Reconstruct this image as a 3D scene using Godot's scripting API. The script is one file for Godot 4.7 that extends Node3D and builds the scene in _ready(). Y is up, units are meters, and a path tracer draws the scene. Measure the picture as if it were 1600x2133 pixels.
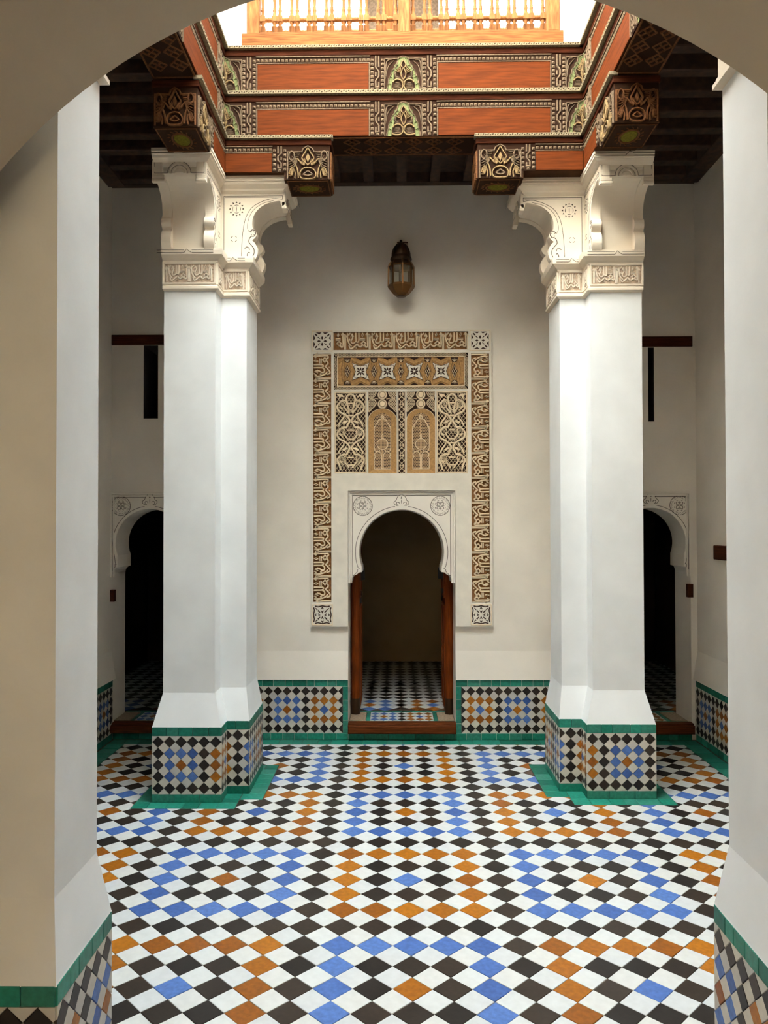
extends Node3D
# Tiled courtyard with carved cedar beams. x right, y up, depth d = -z, metres.
const C := 0.0585
var M := {}
var off := {}
var used := {}
var rng := RandomNumberGenerator.new()

# ---------------------------------------------------------------- mesh builder
class B:
	var v := PackedVector3Array()
	var n := PackedVector3Array()
	var xf := Transform3D.IDENTITY
	func tri(a: Vector3, b: Vector3, c: Vector3):
		a = xf * a; b = xf * b; c = xf * c
		if xf.basis.determinant() < 0.0:
			var s := b; b = c; c = s
		var m := (b - a).cross(c - a)
		if m.length_squared() < 1e-16: return
		m = m.normalized()
		v.append(a); v.append(c); v.append(b)
		n.append(m); n.append(m); n.append(m)
	func quad(a, b, c, d):
		tri(a, b, c); tri(a, c, d)
	func box(lo: Vector3, hi: Vector3):
		fbox(Transform3D.IDENTITY, lo.x, hi.x, lo.y, hi.y, lo.z, hi.z)
	func fbox(t: Transform3D, u0, u1, v0, v1, w0, w1, ch := 0.0):
		var p := func(a, b, c): return t * Vector3(a, b, c)
		if ch > 0.0:
			poly(t, PackedVector2Array([Vector2(u0, v0), Vector2(u1, v0), Vector2(u1, v1), Vector2(u0, v1)]), w0, w1, ch)
			return
		quad(p.call(u0, v0, w1), p.call(u1, v0, w1), p.call(u1, v1, w1), p.call(u0, v1, w1))
		quad(p.call(u1, v0, w0), p.call(u0, v0, w0), p.call(u0, v1, w0), p.call(u1, v1, w0))
		quad(p.call(u0, v0, w0), p.call(u0, v0, w1), p.call(u0, v1, w1), p.call(u0, v1, w0))
		quad(p.call(u1, v0, w1), p.call(u1, v0, w0), p.call(u1, v1, w0), p.call(u1, v1, w1))
		quad(p.call(u0, v1, w1), p.call(u1, v1, w1), p.call(u1, v1, w0), p.call(u0, v1, w0))
		quad(p.call(u0, v0, w0), p.call(u1, v0, w0), p.call(u1, v0, w1), p.call(u0, v0, w1))
	# polygon raised from w0 to w1 with chamfered rim; back = close the underside too
	func poly(t: Transform3D, pts: PackedVector2Array, w0, w1, ch := 0.0, back := false):
		if pts.size() < 3: return
		if Geometry2D.is_polygon_clockwise(pts):
			pts = pts.duplicate(); pts.reverse()
		var k := pts.size()
		var top := pts
		if ch > 0.0:
			top = PackedVector2Array()
			for i in k:
				var e1 := (pts[i] - pts[(i + k - 1) % k]).normalized()
				var e2 := (pts[(i + 1) % k] - pts[i]).normalized()
				var n1 := Vector2(-e1.y, e1.x)
				var n2 := Vector2(-e2.y, e2.x)
				var m := n1 + n2
				var q: float = m.dot(n1)
				m = n1 if absf(q) < 0.35 else m / q
				top.append(pts[i] + m * ch)
		var ix := Geometry2D.triangulate_polygon(top)
		var wc: float = w1 - (ch if w1 > w0 else -ch)
		for i in range(0, ix.size(), 3):
			var a := top[ix[i]]; var b := top[ix[i + 1]]; var c := top[ix[i + 2]]
			if (b - a).cross(c - a) < 0.0:
				var s := b; b = c; c = s
			tri(t * Vector3(a.x, a.y, w1), t * Vector3(b.x, b.y, w1), t * Vector3(c.x, c.y, w1))
			if back:
				a = pts[ix[i]]; b = pts[ix[i + 1]]; c = pts[ix[i + 2]]
				if (b - a).cross(c - a) < 0.0:
					var s2 := b; b = c; c = s2
				tri(t * Vector3(a.x, a.y, w0), t * Vector3(c.x, c.y, w0), t * Vector3(b.x, b.y, w0))
		for i in k:
			var j := (i + 1) % k
			quad(t * Vector3(pts[i].x, pts[i].y, w0), t * Vector3(pts[j].x, pts[j].y, w0), t * Vector3(pts[j].x, pts[j].y, wc), t * Vector3(pts[i].x, pts[i].y, wc))
			if ch > 0.0:
				quad(t * Vector3(pts[i].x, pts[i].y, wc), t * Vector3(pts[j].x, pts[j].y, wc), t * Vector3(top[j].x, top[j].y, w1), t * Vector3(top[i].x, top[i].y, w1))
	# raised ribbon along a polyline
	func stroke(t: Transform3D, pts: PackedVector2Array, wd: float, w0: float, w1: float, closed := false, tp := 0.62, taper := false):
		if taper and pts.size() == 2:
			pts = PackedVector2Array([pts[0], pts[0].lerp(pts[1], 0.3), pts[0].lerp(pts[1], 0.65), pts[1]])
		var k := pts.size()
		if k < 2: return
		var L := []
		for i in k:
			var pa := pts[(i + k - 1) % k] if (closed or i > 0) else pts[0]
			var pb := pts[(i + 1) % k] if (closed or i < k - 1) else pts[k - 1]
			var e1 := (pts[i] - pa).normalized()
			var e2 := (pb - pts[i]).normalized()
			if e1 == Vector2.ZERO: e1 = e2
			if e2 == Vector2.ZERO: e2 = e1
			var m := Vector2(-e1.y - e2.y, e1.x + e2.x)
			var q: float = m.dot(Vector2(-e1.y, e1.x))
			m = Vector2(-e1.y, e1.x) if absf(q) < 0.4 else m / q
			var h: float = wd * 0.5
			if taper: h *= 0.25 + 0.75 * sin(PI * (i + 0.001) / (k - 1 + 0.002))
			L.append([t * Vector3(pts[i].x + m.x * h, pts[i].y + m.y * h, w0), t * Vector3(pts[i].x + m.x * h * tp, pts[i].y + m.y * h * tp, w1), t * Vector3(pts[i].x - m.x * h * tp, pts[i].y - m.y * h * tp, w1), t * Vector3(pts[i].x - m.x * h, pts[i].y - m.y * h, w0)])
		for i in (k if closed else k - 1):
			var a: Array = L[i]; var c: Array = L[(i + 1) % k]
			quad(a[3], c[3], c[2], a[2]); quad(a[2], c[2], c[1], a[1]); quad(a[1], c[1], c[0], a[0])
		if not closed:
			quad(L[0][0], L[0][3], L[0][2], L[0][1])
			var z: Array = L[k - 1]
			quad(z[3], z[0], z[1], z[2])
	# smooth grid of points, rows run i, columns j; outward = (along j) x (along i)
	func grid(rows: Array, wrap := false, flip := false):
		var R := rows.size(); var K: int = rows[0].size()
		var P := []; var N := []
		for i in R:
			var pr := []; var nr := []
			for j in K:
				pr.append(xf * (rows[i][j] as Vector3)); nr.append(Vector3.ZERO)
			P.append(pr); N.append(nr)
		var KK := K if wrap else K - 1
		var fl := flip != (xf.basis.determinant() < 0.0)
		for i in R - 1:
			for j in KK:
				var j2 := (j + 1) % K
				var nn: Vector3 = (P[i][j2] - P[i][j]).cross(P[i + 1][j] - P[i][j]) + (P[i + 1][j2] - P[i + 1][j]).cross(P[i + 1][j2] - P[i][j2])
				if fl: nn = -nn
				N[i][j] += nn; N[i][j2] += nn; N[i + 1][j] += nn; N[i + 1][j2] += nn
		for i in R - 1:
			for j in KK:
				var j2 := (j + 1) % K
				var q := [[i, j], [i, j2], [i + 1, j2], [i, j], [i + 1, j2], [i + 1, j]]
				if not fl: q = [[i, j], [i + 1, j2], [i, j2], [i, j], [i + 1, j], [i + 1, j2]]
				for e in q:
					v.append(P[e[0]][e[1]]); n.append((N[e[0]][e[1]] as Vector3).normalized())
	# turned profile [r, y, r, y ...] about the local y axis
	func lathe(t: Transform3D, prof: Array, segs := 16, smooth := true, ph := 0.0):
		var rows := []
		for i in range(0, prof.size(), 2):
			var r := []
			for j in segs:
				var a := TAU * (j + ph) / segs
				r.append(t * Vector3(prof[i] * sin(a), prof[i + 1], prof[i] * cos(a)))
			rows.append(r)
		if smooth:
			grid(rows, true)
		else:
			for i in rows.size() - 1:
				for j in segs:
					var k := (j + 1) % segs
					quad(rows[i][j], rows[i][k], rows[i + 1][k], rows[i + 1][j])
	# walls between plan outlines at rising heights (outlines counter-clockwise from above), flat faces
	func loft(rings: Array, cap_top := true, cap_low := false):
		for i in rings.size() - 1:
			var a: PackedVector3Array = rings[i]; var b: PackedVector3Array = rings[i + 1]
			for j in a.size():
				var k := (j + 1) % a.size()
				quad(a[j], a[k], b[k], b[j])
		for e in [[cap_top, rings[rings.size() - 1], false], [cap_low, rings[0], true]]:
			if not e[0]: continue
			var r: PackedVector3Array = e[1]
			var f := PackedVector2Array()
			for p in r: f.append(Vector2(p.x, -p.z))
			var ix := Geometry2D.triangulate_polygon(f)
			for i in range(0, ix.size(), 3):
				var a := r[ix[i]]; var b := r[ix[i + 1]]; var c := r[ix[i + 2]]
				var up: bool = (b - a).cross(c - a).y > 0.0
				if up == e[2]:
					var s := b; b = c; c = s
				tri(a, b, c)

# ---------------------------------------------------------------- nodes
func nm(called: String) -> String:
	if not used.has(called):
		used[called] = 0
		return called
	used[called] += 1
	return "%s_%03d" % [called, used[called]]

func tag(o: Node, label: String, category: String, group := "", kind := ""):
	if label: o.set_meta("label", label)
	if category: o.set_meta("category", category)
	if group: o.set_meta("group", group)
	if kind: o.set_meta("kind", kind)

func thing(called: String, label: String, category: String, at: Vector3, group := "", kind := "") -> Node3D:
	var o := Node3D.new()
	o.name = nm(called)
	o.position = at
	add_child(o)
	off[o] = at
	tag(o, label, category, group, kind)
	return o

func amesh(dict: Dictionary, shift: Vector3) -> ArrayMesh:
	var am := ArrayMesh.new()
	for m in dict:
		var b: B = dict[m]
		if b.v.is_empty(): continue
		var vv := b.v
		if shift != Vector3.ZERO:
			vv = PackedVector3Array()
			vv.resize(b.v.size())
			for i in b.v.size(): vv[i] = b.v[i] - shift
		var a := []
		a.resize(Mesh.ARRAY_MAX)
		a[Mesh.ARRAY_VERTEX] = vv
		a[Mesh.ARRAY_NORMAL] = b.n
		am.add_surface_from_arrays(Mesh.PRIMITIVE_TRIANGLES, a)
		am.surface_set_material(am.get_surface_count() - 1, M[m])
	return am

# one named mesh; dict = material name -> builder
func putd(called: String, dict: Dictionary, parent: Node = null, kind := "") -> MeshInstance3D:
	var o := MeshInstance3D.new()
	var top := parent == null
	var sh := Vector3.ZERO if top else (off[parent] as Vector3)
	o.name = nm(called) if top else called
	o.mesh = amesh(dict, sh)
	if top: add_child(o)
	else: parent.add_child(o, true)
	off[o] = sh
	if kind: o.set_meta("kind", kind)
	return o

func put(called: String, b: B, m: String, parent: Node = null, kind := "") -> MeshInstance3D:
	return putd(called, {m: b}, parent, kind)

func inst(called: String, mesh: Mesh, t: Transform3D, parent: Node) -> MeshInstance3D:
	var o := MeshInstance3D.new()
	o.name = called
	o.mesh = mesh
	t.origin -= off[parent] as Vector3
	o.transform = t
	parent.add_child(o, true)
	return o

# ---------------------------------------------------------------- geometry helpers
func V(x: float, y: float, d: float) -> Vector3:
	return Vector3(x, y, -d)

# upright frame on the segment p0-p1 with outward normal N; returns [Transform3D, length, reversed]
func face(p0: Vector3, p1: Vector3, N: Vector3) -> Array:
	var u := (p1 - p0).normalized()
	var rev := false
	if u.cross(Vector3.UP).dot(N) < 0.0:
		u = -u; rev = true
	var w := u.cross(Vector3.UP).normalized()
	return [Transform3D(Basis(u, Vector3.UP, w), p1 if rev else p0), (p1 - p0).length(), rev]

func pp(a: Array, s := 1.0, ox := 0.0, oy := 0.0) -> PackedVector2Array:
	var r := PackedVector2Array()
	for i in range(0, a.size(), 2): r.append(Vector2(a[i] * s + ox, a[i + 1] * s + oy))
	return r

func cm(p: PackedVector2Array, sub := 4, closed := false) -> PackedVector2Array:
	var r := PackedVector2Array()
	var k := p.size()
	for i in (k if closed else k - 1):
		var p0 := p[(i + k - 1) % k] if (closed or i > 0) else p[0]
		var p1 := p[i]
		var p2 := p[(i + 1) % k]
		var p3 := p[(i + 2) % k] if (closed or i < k - 2) else p[k - 1]
		for j in sub: r.append(p1.cubic_interpolate(p2, p0, p3, float(j) / sub))
	if not closed: r.append(p[k - 1])
	return r

func arcp(c: Vector2, r: float, a0: float, a1: float, k := 14, ry := 0.0) -> PackedVector2Array:
	var o := PackedVector2Array()
	for i in k + 1:
		var a := deg_to_rad(lerpf(a0, a1, float(i) / k))
		o.append(c + Vector2(cos(a) * r, sin(a) * (ry if ry > 0.0 else r)))
	return o

func ring(c: Vector2, r: float, k := 16) -> PackedVector2Array:
	var o := arcp(c, r, 0, 360, k)
	o.remove_at(k)
	return o

func mp(p: PackedVector2Array, t: Transform2D) -> PackedVector2Array:
	var o := PackedVector2Array()
	for q in p: o.append(t * q)
	return o

func rot_frame(t: Transform3D, deg: float, u: float, v: float) -> Transform3D:
	return t * Transform3D(Basis(Vector3(0, 0, 1), deg_to_rad(deg)), Vector3(u, v, 0))

# wall slab with rectangular openings [u0, u1, v0, v1], only its outer faces
func slab(b: B, t: Transform3D, u0, u1, v0, v1, w0, w1, holes: Array):
	var us := [u0, u1]; var vs := [v0, v1]
	for h in holes:
		for e in [h[0], h[1]]:
			if e > u0 and e < u1 and not us.has(e): us.append(e)
		for e in [h[2], h[3]]:
			if e > v0 and e < v1 and not vs.has(e): vs.append(e)
	us.sort(); vs.sort()
	var solid := func(i, j):
		if i < 0 or j < 0 or i >= us.size() - 1 or j >= vs.size() - 1: return false
		var cu: float = (us[i] + us[i + 1]) * 0.5
		var cv: float = (vs[j] + vs[j + 1]) * 0.5
		for h in holes:
			if cu > h[0] and cu < h[1] and cv > h[2] and cv < h[3]: return false
		return true
	var q := func(a, c, e): return t * Vector3(a, c, e)
	for i in us.size() - 1:
		for j in vs.size() - 1:
			if not solid.call(i, j): continue
			var a = us[i]; var c = us[i + 1]; var e = vs[j]; var f = vs[j + 1]
			b.quad(q.call(a, e, w1), q.call(c, e, w1), q.call(c, f, w1), q.call(a, f, w1))
			b.quad(q.call(c, e, w0), q.call(a, e, w0), q.call(a, f, w0), q.call(c, f, w0))
			if not solid.call(i - 1, j): b.quad(q.call(a, e, w0), q.call(a, e, w1), q.call(a, f, w1), q.call(a, f, w0))
			if not solid.call(i + 1, j): b.quad(q.call(c, e, w1), q.call(c, e, w0), q.call(c, f, w0), q.call(c, f, w1))
			if not solid.call(i, j - 1): b.quad(q.call(a, e, w0), q.call(c, e, w0), q.call(c, e, w1), q.call(a, e, w1))
			if not solid.call(i, j + 1): b.quad(q.call(a, f, w1), q.call(c, f, w1), q.call(c, f, w0), q.call(a, f, w0))

# ---------------------------------------------------------------- materials
func noise_tex(freq: float, lo: float, hi: float, seed_: int, size := 512, oct := 4, kind := FastNoiseLite.TYPE_SIMPLEX_SMOOTH) -> NoiseTexture2D:
	var f := FastNoiseLite.new()
	f.noise_type = kind
	f.frequency = freq
	f.seed = seed_
	f.fractal_octaves = oct
	var g := Gradient.new()
	g.set_color(0, Color(lo, lo, lo)); g.set_color(1, Color(hi, hi, hi))
	var x := NoiseTexture2D.new()
	x.width = size; x.height = size; x.seamless = true
	x.noise = f; x.color_ramp = g
	return x

func bump_tex(freq: float, strength: float, seed_: int, oct := 4) -> NoiseTexture2D:
	var f := FastNoiseLite.new()
	f.frequency = freq; f.seed = seed_; f.fractal_octaves = oct
	var x := NoiseTexture2D.new()
	x.width = 512; x.height = 512; x.seamless = true
	x.noise = f; x.as_normal_map = true; x.bump_strength = strength
	return x

func mat(called: String, c: Color, rough: float, tex: Texture2D = null, sc := Vector3.ONE, nrm: Texture2D = null, ns := 0.5) -> StandardMaterial3D:
	var m := StandardMaterial3D.new()
	m.albedo_color = c
	m.roughness = rough
	if tex: m.albedo_texture = tex
	if nrm:
		m.normal_enabled = true; m.normal_texture = nrm; m.normal_scale = ns
	if tex or nrm:
		m.uv1_triplanar = true; m.uv1_world_triplanar = true; m.uv1_scale = sc
	M[called] = m
	return m

func rgb(r, g, b) -> Color:
	return Color(r / 255.0, g / 255.0, b / 255.0)

func materials():
	var mott := noise_tex(0.006, 0.93, 1.0, 11)
	var mott2 := noise_tex(0.02, 0.72, 1.0, 12)
	var grain := noise_tex(0.012, 0.55, 1.0, 13, 512, 5)
	var grain2 := noise_tex(0.012, 0.74, 1.0, 16, 512, 5)
	var dirt := noise_tex(0.03, 0.80, 1.0, 14, 512, 3)
	var faint := noise_tex(0.02, 0.95, 1.0, 15, 512, 3)
	var bp := bump_tex(0.01, 2.0, 21)
	var bt := bump_tex(0.02, 1.5, 22, 3)
	mat("plaster", rgb(239, 231, 217), 0.8, mott, Vector3(0.5, 0.5, 0.5), bp, 0.25)
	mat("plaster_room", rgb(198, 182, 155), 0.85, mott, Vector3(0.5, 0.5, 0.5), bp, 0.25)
	mat("plaster_cream", rgb(228, 214, 192), 0.8, mott, Vector3(0.8, 0.8, 0.8), bp, 0.2)
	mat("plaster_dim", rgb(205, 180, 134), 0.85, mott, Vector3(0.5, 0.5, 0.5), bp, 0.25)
	mat("plaster_shaded", rgb(58, 45, 30), 0.85, mott, Vector3(0.5, 0.5, 0.5), bp, 0.25)  # side room walls: the gloom of the rooms put into the plaster colour
	mat("plaster_white", rgb(236, 238, 236), 0.75, mott, Vector3(0.6, 0.6, 0.6), bp, 0.2)
	mat("plaster_tan", rgb(214, 190, 164), 0.9, mott2, Vector3(3, 3, 3))
	mat("stucco", rgb(236, 214, 178), 0.85, mott, Vector3(4, 4, 4))
	mat("stucco_lattice", rgb(198, 164, 124), 0.85, mott, Vector3(4, 4, 4))
	mat("stucco_white", rgb(232, 224, 208), 0.85, mott, Vector3(2, 2, 2))
	mat("stucco_ochre", rgb(196, 150, 92), 0.85, mott2, Vector3(5, 5, 5))
	mat("stucco_ground", rgb(158, 110, 62), 0.95, mott2, Vector3(6, 6, 6))
	mat("pit_brown_shade", rgb(58, 34, 22), 0.95)  # brown of the carved pits, their shadow put into the colour
	mat("groove", rgb(62, 48, 38), 0.95)
	mat("grout_floor", rgb(92, 74, 62), 0.9)
	mat("grout_wall", rgb(176, 168, 152), 0.9)
	mat("grout_green", rgb(188, 196, 176), 0.9)
	var cols := {"white": [[209, 212, 209], [203, 206, 205], [209, 210, 205]], "dado_white": [[206, 201, 188], [198, 195, 186], [212, 206, 190]], "black": [[44, 36, 30], [36, 31, 28], [52, 42, 34]], "blue": [[76, 112, 180], [85, 122, 189], [66, 100, 166]], "brown": [[164, 98, 16], [177, 109, 20], [148, 85, 15]], "green": [[28, 128, 106], [40, 142, 120], [22, 112, 92], [52, 134, 114]]}
	for k in cols:
		for i in cols[k].size():
			var c: Array = cols[k][i]
			var m := mat("%s%d" % [k, i], rgb(c[0], c[1], c[2]), 0.42 if k != "dado_white" else 0.5, faint if k.ends_with("white") else dirt, Vector3(2.3, 2.3, 2.3), bt, 0.12)
			m.metallic_specular = 0.4
	mat("cedar", rgb(102, 46, 11), 0.5, grain2, Vector3(0.7, 9, 0.7), bt, 0.1)
	mat("cedar_light", rgb(166, 108, 62), 0.55, grain, Vector3(7, 1, 7))
	mat("cedar_rail", rgb(152, 94, 50), 0.55, grain, Vector3(0.7, 9, 0.7))
	mat("cedar_deep", rgb(84, 40, 20), 0.6, grain, Vector3(0.7, 9, 0.7))
	mat("cedar_dark", rgb(78, 50, 30), 0.75, grain, Vector3(1, 6, 1))
	mat("cedar_grey", rgb(126, 106, 84), 0.8, mott2, Vector3(6, 6, 6))
	mat("cedar_gold", rgb(150, 124, 86), 0.75, mott2, Vector3(6, 6, 6))
	mat("carve_ground", rgb(48, 31, 21), 0.9)
	mat("carve_green", rgb(122, 128, 84), 0.8, mott2, Vector3(6, 6, 6))
	mat("carve_green_deep", rgb(118, 112, 34), 0.8, mott2, Vector3(6, 6, 6))
	mat("pearl", rgb(150, 136, 108), 0.8, mott2, Vector3(6, 6, 6))
	mat("carve_dim", rgb(116, 76, 46), 0.8, mott2, Vector3(4, 4, 4))
	mat("door_wood", rgb(140, 66, 24), 0.45, grain, Vector3(8, 0.7, 8))
	mat("sill_wood", rgb(116, 60, 28), 0.5, grain, Vector3(0.8, 9, 4))
	mat("joist", rgb(84, 56, 38), 0.8, grain, Vector3(2, 2, 2))
	mat("slot_shade", rgb(34, 26, 20), 0.9)  # near-black boards added so the slots read as unlit
	mat("iron", rgb(38, 34, 32), 0.5).metallic = 0.6
	mat("stone", rgb(172, 150, 124), 0.7, mott2, Vector3(5, 5, 5))
	mat("brass", rgb(112, 76, 36), 0.45, mott2, Vector3(20, 20, 20)).metallic = 0.75
	mat("brass_dark", rgb(74, 50, 27), 0.5, mott2, Vector3(20, 20, 20)).metallic = 0.6
	for k in M:
		if k.begins_with("cedar") or k in ["door_wood", "sill_wood", "pearl"] or k.begins_with("carve"):
			M[k].roughness = maxf(M[k].roughness, 0.7); M[k].metallic_specular = 0.18
	M["door_wood"].roughness = 0.5
	var g := mat("glass", Color(0.75, 0.72, 0.62, 0.22), 0.02)
	g.transparency = BaseMaterial3D.TRANSPARENCY_ALPHA

# ---------------------------------------------------------------- scene
const WB := 5.935      # depth of the back wall's upper face
const FD := 4.66       # far carved beams' face
const FN := 2.385      # near carved beams' face
const HP := 1.08       # half width of the open court

func _ready():
	rng.seed = 4711
	var cam := Camera3D.new()
	cam.name = "camera"
	cam.position = Vector3(0, 1.6258, 0)
	cam.rotation_degrees = Vector3(0.899, 0.782, -0.117)
	cam.fov = rad_to_deg(2.0 * atan(1066.5 / 1625.5))
	cam.near = 0.05
	add_child(cam)
	cam.current = true
	var sm := ProceduralSkyMaterial.new()
	sm.sky_top_color = Color(0.93, 0.97, 1.0)
	sm.sky_horizon_color = Color(0.98, 0.98, 1.0)
	sm.ground_bottom_color = Color(0.62, 0.54, 0.43)
	sm.ground_horizon_color = Color(0.72, 0.66, 0.56)
	sm.ground_energy_multiplier = 2.5
	sm.sky_energy_multiplier = 3.8
	sm.sun_angle_max = 1.0
	var sky := Sky.new()
	sky.sky_material = sm
	var env := Environment.new()
	env.background_mode = Environment.BG_SKY
	env.sky = sky
	env.ambient_light_source = Environment.AMBIENT_SOURCE_SKY
	env.tonemap_mode = Environment.TONE_MAPPER_LINEAR
	env.tonemap_exposure = 1.25
	env.sdfgi_enabled = true
	env.ssao_enabled = true
	env.ssil_enabled = true
	var we := WorldEnvironment.new()
	we.name = "world"
	we.environment = env
	add_child(we)
	var sun := DirectionalLight3D.new()
	sun.name = "sun"
	sun.light_color = Color(1.0, 0.965, 0.91)
	sun.light_energy = 45.0
	sun.light_angular_distance = 1.0
	sun.shadow_enabled = true
	add_child(sun)
	sun.look_at_from_position(Vector3.ZERO, Vector3(-0.72, -0.66, 0.2))
	materials()
	shell()
	floor_tiles()
	dado_walls()
	pillar(1, 1, 0.0, 4.575, 4.725, 5.19, false, "white plaster corner pillar with carved capital, left of the central doorway")
	pillar(-1, 1, 0.0, 4.655, 4.785, 5.22, false, "white plaster corner pillar with carved capital, right of the central doorway")
	pillar(1, -1, 4.60, 2.13, 2.28, 2.655, true, "near white pillar at the photo's left edge, blue and brown tiled foot")
	pillar(-1, -1, 4.66, 2.13, 2.28, 2.65, true, "near white pillar at the photo's right edge, blue and brown tiled foot")
	beams()
	stucco_panel()
	doorways()
	lantern()
	upper_storey()
	small_things()

func struct(called: String, dict: Dictionary) -> MeshInstance3D:
	return putd(called, dict, null, "structure")

func shell():
	var T := Transform3D(Basis.IDENTITY, V(C, 0, WB))
	# back wall with three doorways and two slots
	var b := B.new()
	var holes := [[-0.413, 0.40, -0.2, 1.88], [-2.23, -1.626, -0.2, 1.87], [1.585, 2.177, -0.2, 1.866], [-1.98, -1.868, 2.438, 3.0], [1.868, 1.914, 2.401, 2.965]]
	slab(b, T, -3.3, 3.3, -0.1, 4.5, -0.33, 0.0, holes)
	for s in [[-2.23 + 0.604, -0.413], [0.40, 1.585]]:
		b.poly(T * Transform3D(Basis(Vector3(0, 0, -1), Vector3(0, 1, 0), Vector3(1, 0, 0)), Vector3(s[0], 0, 0)), pp([0, 0.452, -0.036, 0.452, 0, 0.664]), 0.0, s[1] - s[0], 0.0, true)
		b.fbox(T, s[0], s[1], 0.0, 0.452, 0.0, 0.022)
	var wb := struct("wall_back", {"plaster": b})
	# side walls
	for s in [-1, 1]:
		b = B.new()
		var f := face(V(C + s * 2.225, 0, 5.95), V(C + s * 2.225, 0, 1.9), Vector3(-s, 0, 0))
		var t: Transform3D = f[0]
		b.fbox(t, 0, f[1], -0.1, 4.5, -0.3, 0.0)
		b.fbox(t, 0, f[1], 0.0, 0.452, 0.0, 0.022)
		b.poly(t * Transform3D(Basis(Vector3(0, 0, -1), Vector3(0, 1, 0), Vector3(1, 0, 0)), Vector3.ZERO), pp([0, 0.452, -0.036, 0.452, 0, 0.664]), 0.0, f[1], 0.0, true)
		struct("wall_left" if s < 0 else "wall_right", {"plaster": b})
	# the arch that the photograph looks through
	b = B.new()
	var o := PackedVector2Array()
	o.append_array(pp([2.6, -0.1, 2.6, 4.45, -2.6, 4.45, -2.6, -0.1, -1.33, -0.1]))
	o.append_array(arcp(Vector2(0, 1.635), 1.345, 188, -8, 72))
	o.append_array(pp([1.33, -0.1]))
	b.poly(Transform3D(Basis.IDENTITY, V(C, 0, 1.9)), o, 0.0, 0.5, 0.006, true)
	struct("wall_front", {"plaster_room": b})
	# room behind the camera
	b = B.new()
	b.box(V(-2.7, -0.1, 1.9), V(-2.4, 4.5, -2.3)); b.box(V(2.5, -0.1, 1.9), V(2.8, 4.5, -2.3))
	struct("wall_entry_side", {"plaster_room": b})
	b = B.new()
	slab(b, Transform3D(Basis(Vector3.UP, PI), V(0.05, 0, -2.0)), -2.7, 2.7, -0.1, 4.5, -0.3, 0.0, [])
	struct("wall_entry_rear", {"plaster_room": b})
	b = B.new()
	b.box(V(-2.8, 3.3, 1.6), V(2.8, 3.5, -1.2)); b.box(V(-2.8, 3.3, -1.9), V(2.8, 3.5, -2.3))
	b.box(V(-2.8, 3.3, -1.2), V(-0.5, 3.5, -1.9)); b.box(V(0.5, 3.3, -1.2), V(2.8, 3.5, -1.9))  # gap between the slabs: unseen skylight added to brighten the near pillars
	struct("ceiling_entry", {"plaster_room": b})
	# rooms behind the doorways
	b = B.new()
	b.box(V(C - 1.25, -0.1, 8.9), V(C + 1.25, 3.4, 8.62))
	for x in [-1.25, 1.25]: b.box(V(C + x - 0.05, -0.1, 8.7), V(C + x + 0.05, 3.4, WB + 0.33))  # partitions added out of view to keep the side rooms dark
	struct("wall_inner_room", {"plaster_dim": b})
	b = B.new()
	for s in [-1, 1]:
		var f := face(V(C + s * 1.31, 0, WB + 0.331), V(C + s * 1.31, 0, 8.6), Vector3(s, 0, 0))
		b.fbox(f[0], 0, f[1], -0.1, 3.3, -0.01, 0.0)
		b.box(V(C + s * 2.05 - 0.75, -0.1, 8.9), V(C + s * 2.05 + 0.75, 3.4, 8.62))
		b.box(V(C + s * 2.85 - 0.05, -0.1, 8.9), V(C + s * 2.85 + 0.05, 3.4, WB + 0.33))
	struct("wall_side_room", {"plaster_shaded": b})
	b = B.new()
	b.box(V(-3.2, 3.2, 8.9), V(3.2, 3.4, 6.2))
	struct("ceiling_inner_room", {"joist": b})
	# gallery ceilings: planks and joists, each a part
	b = B.new()
	for r in [[-2.6, 2.6, FD + 0.05, 6.1], [-2.6, -1.12, 1.45, FD + 0.05], [1.20, 2.7, 1.45, FD + 0.05], [-1.12, 1.20, 1.45, FN - 0.05]]:
		b.box(V(r[0], 4.29, r[3]), V(r[1], 4.48, r[2]))
	var ce := struct("ceiling", {"joist": b})
	for s in [-1, 1]:
		var d := 2.18
		while d < 5.85:
			b = B.new()
			var x0: float = C + s * 1.3
			var x1: float = C + s * 2.23
			var y0 := 4.20 + rng.randf_range(-0.004, 0.004)
			b.fbox(Transform3D.IDENTITY, minf(x0, x1), maxf(x0, x1), y0, 4.30, -d - 0.036, -d + 0.036, 0.006)
			put("joist", b, "joist", ce)
			d += 0.226
	for i in 9:
		b = B.new()
		var x := C - 1.0 + i * 0.25
		b.box(V(x - 0.036, 4.22, 5.93), V(x + 0.036, 4.30, FD + 0.1))
		put("joist", b, "joist", ce)
	b = B.new()
	b.box(V(-2.2, 4.215, 5.94), V(2.3, 4.30, 5.87))
	put("wall_plate", b, "joist", ce)
	for s in [-1, 1]:
		b = B.new()
		var xa: float = C + s * 2.10; var xb: float = C + s * 2.23
		b.box(V(minf(xa, xb), 4.19, 5.86), V(maxf(xa, xb), 4.30, 1.95))
		put("wall_plate", b, "joist", ce)

# ---------------------------------------------------------------- tiles
func tile_name(j: int, i: int, rows: int) -> String:
	if j == 0 or j == rows - 1: return "black"
	var k := posmod(i, 8)
	if k == 0 or k == 4: return "black"
	var mid := j == 2 and (k == 2 or k == 6)
	return ("brown" if mid else "blue") if k < 4 else ("blue" if mid else "brown")

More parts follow.
